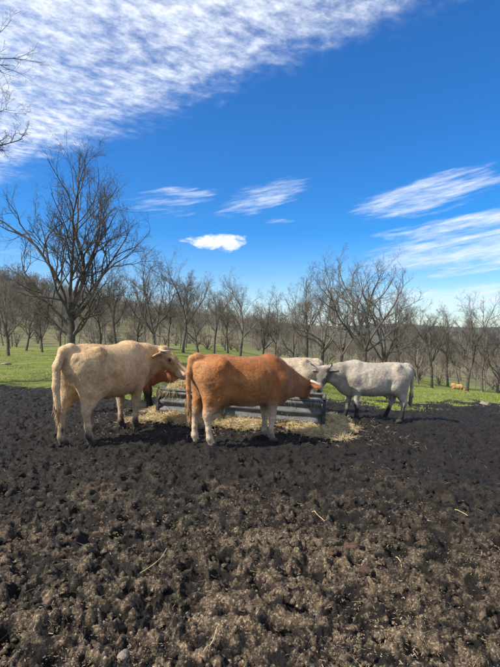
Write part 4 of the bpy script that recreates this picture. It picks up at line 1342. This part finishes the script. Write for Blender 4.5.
def build_cows():
    # 1 cream cow, left, seen from behind on its right side
    hd = R(68); sc = 1.07; loc = (-2.23, 7.60)
    coat = coat_maker((.52, .330, .160), (.36, .205, .09), (.66, .48, .285), (.46, .34, .22), (.55, .40, .33), (.40, .235, .115), .95, .20, .5, (.50, .34, .19), .25, 1, .24, (.54, .39, .23))
    poll = head_local(loc, hd, sc, pxw(165, 350, 8.45))
    make_cow('cow', 'cream tan cow at left seen from behind, tail hanging and head turned to the hay', HERD, loc, hd, sc, poll, wdir(hd, (.76, -.12, -.63)), wdir(hd, (.5, -.1, .8)), coat,
             [(-.78, 0, 1.33, .068), (-.885, .02, 1.30, .062), (-.955, .06, 1.10, .052), (-.955, .08, .84, .048), (-.93, .08, .56, .042)],
             {'hL': (-.10, .02), 'hR': (.06, .0), 'fL': (.02, 0), 'fR': (-.03, 0)},
             {'pts': [(-.01, .09, .0), (.0, .18, .01), (.06, .23, .05), (.13, .245, .11)], 'r': .028, 'c0': (.42, .35, .25), 'c1': (.16, .13, .10)},
             neck_mid=None)
    # 2 orange brown cow in front of the trough
    hd = R(29); sc = .985; loc = (-.14, 7.42)
    coat = coat_maker((.31, .112, .033), (.19, .060, .017), (.44, .215, .085), (.56, .44, .31), (.30, .20, .15), (.20, .075, .024), .7, .07, .75, (.40, .24, .12), .25, 2, .16)
    poll = head_local(loc, hd, sc, pxw(302, 378, 8.62))
    make_cow('cow', 'orange brown cow with pale lower legs standing side-on before the trough, head down in it', HERD, loc, hd, sc, poll, wdir(hd, (.20, .78, -.59)), wdir(hd, (.2, .45, .8)), coat,
             [(-.78, 0, 1.33, .065), (-.875, 0, 1.30, .055), (-.925, -.02, 1.10, .042), (-.92, -.02, .86, .034), (-.90, -.02, .62, .030)],
             {'hL': (-.05, 0), 'hR': (.06, 0), 'fL': (.06, 0), 'fR': (-.02, 0)},
             {'pts': [(-.01, .09, .0), (.0, .18, -.01), (.03, .26, -.04), (.09, .30, -.11)], 'r': .030, 'c0': (.62, .55, .42), 'c1': (.42, .36, .28)})
    # 3 grey cow at the right end
    hd = R(186); sc = .90; loc = (2.56, 10.05)
    coat = coat_maker((.345, .300, .236), (.235, .20, .155), (.47, .42, .345), (.40, .365, .305), (.10, .085, .075), (.085, .07, .06), 1.0, .36, .2, (.30, .26, .21), .2, 3, .34)
    poll = head_local(loc, hd, sc, pxw(321.5, 371, 9.70))
    make_cow('cow', 'grey cow at the right end of the trough facing left with dark face', HERD, loc, hd, sc, poll, wdir(hd, (-.36, -.56, -.74)), wdir(hd, (-.5, -.6, .6)), coat, TAIL,
             {'hL': (.04, 0), 'hR': (.30, .0), 'fL': (-.03, 0), 'fR': (.14, 0)},
             {'pts': [(-.01, .09, .0), (-.02, .17, .04), (-.01, .22, .11), (.03, .22, .18)], 'r': .026, 'c0': (.30, .26, .21), 'c1': (.10, .085, .07)})
    # 4 pale cow beyond the trough
    hd = R(176); sc = .90; loc = (.74, 10.80)
    coat = coat_maker((.44, .355, .255), (.30, .23, .155), (.54, .46, .35), (.48, .42, .34), (.40, .28, .24), (.40, .33, .26), 1.0, .30, .2, None, .2, 4)
    make_cow('cow', 'pale cream-grey cow behind the trough, mostly hidden by the orange brown cow', HERD, loc, hd, sc, (1.14, .12, .86), (.55, .35, -.76), (.7, .2, .6), coat, TAIL,
             {'hL': (-.04, 0), 'hR': (.08, 0)},
             {'pts': [(-.01, .09, .0), (-.02, .17, .03), (.02, .23, .09), (.07, .24, .15)], 'r': .026, 'c0': (.5, .43, .33), 'c1': (.2, .17, .14)})
    # 5 red cow hidden behind the cream cow
    hd = R(8); sc = .985; loc = (-2.62, 9.85)
    coat = coat_maker((.20, .072, .026), (.13, .043, .016), (.27, .12, .05), (.13, .055, .026), (.20, .13, .10), (.20, .08, .03), 1.0, .42, .2, None, .2, 5)
    make_cow('cow', 'dark red cow behind the cream cow, only its chest and lowered head showing', HERD, loc, hd, sc, (1.02, -.10, .92), (.72, -.12, -.66), (.66, 0, .75), coat, TAIL,
             {'fR': (.05, 0), 'fL': (.12, 0), 'hL': (-.04, 0)},
             {'pts': [(-.01, .09, .0), (-.01, .17, .02), (.04, .23, .06), (.11, .24, .10)], 'r': .026, 'c0': (.5, .43, .33), 'c1': (.25, .2, .16)})
    # 6 far calf on the right
    p = (18.9, 44.0)
    coat = coat_maker((.52, .30, .13), (.42, .22, .085), (.58, .38, .2), (.5, .32, .16), (.4, .25, .2), (.5, .3, .13), 0, .1, .1, None, .2, 6)
    make_cow('calf', 'small tan calf grazing far off in the right-hand pasture', None, (p[0], p[1]), R(-10), .60, (1.08, -.05, .72), (.45, 0, -.85), (.85, 0, .45), coat, TAIL, None, None, .03, False, sink=0.0)


build_cows()


# ------------------------------------------------------------------ air
def build_haze():
    bm = bmesh.new(); bmesh.ops.create_cube(bm, size=1)
    bmesh.ops.scale(bm, vec=(11000, 11000, 280), verts=bm.verts)
    m = D.materials.new('air'); m.use_nodes = True; nt = m.node_tree; nt.nodes.clear()
    out = nt.nodes.new('ShaderNodeOutputMaterial'); v = nt.nodes.new('ShaderNodeVolumePrincipled')
    v.inputs['Color'].default_value = (.72, .82, .95, 1); v.inputs['Density'].default_value = 0.00013; v.inputs['Anisotropy'].default_value = 0.2
    nt.links.new(v.outputs[0], out.inputs['Volume'])
    o = obj_bm('haze', bm, m, smooth=False)
    o.location = (0, 0, 78)
    tag(o, 'thin blue air haze over the far hills', 'haze', kind='stuff')


build_haze()
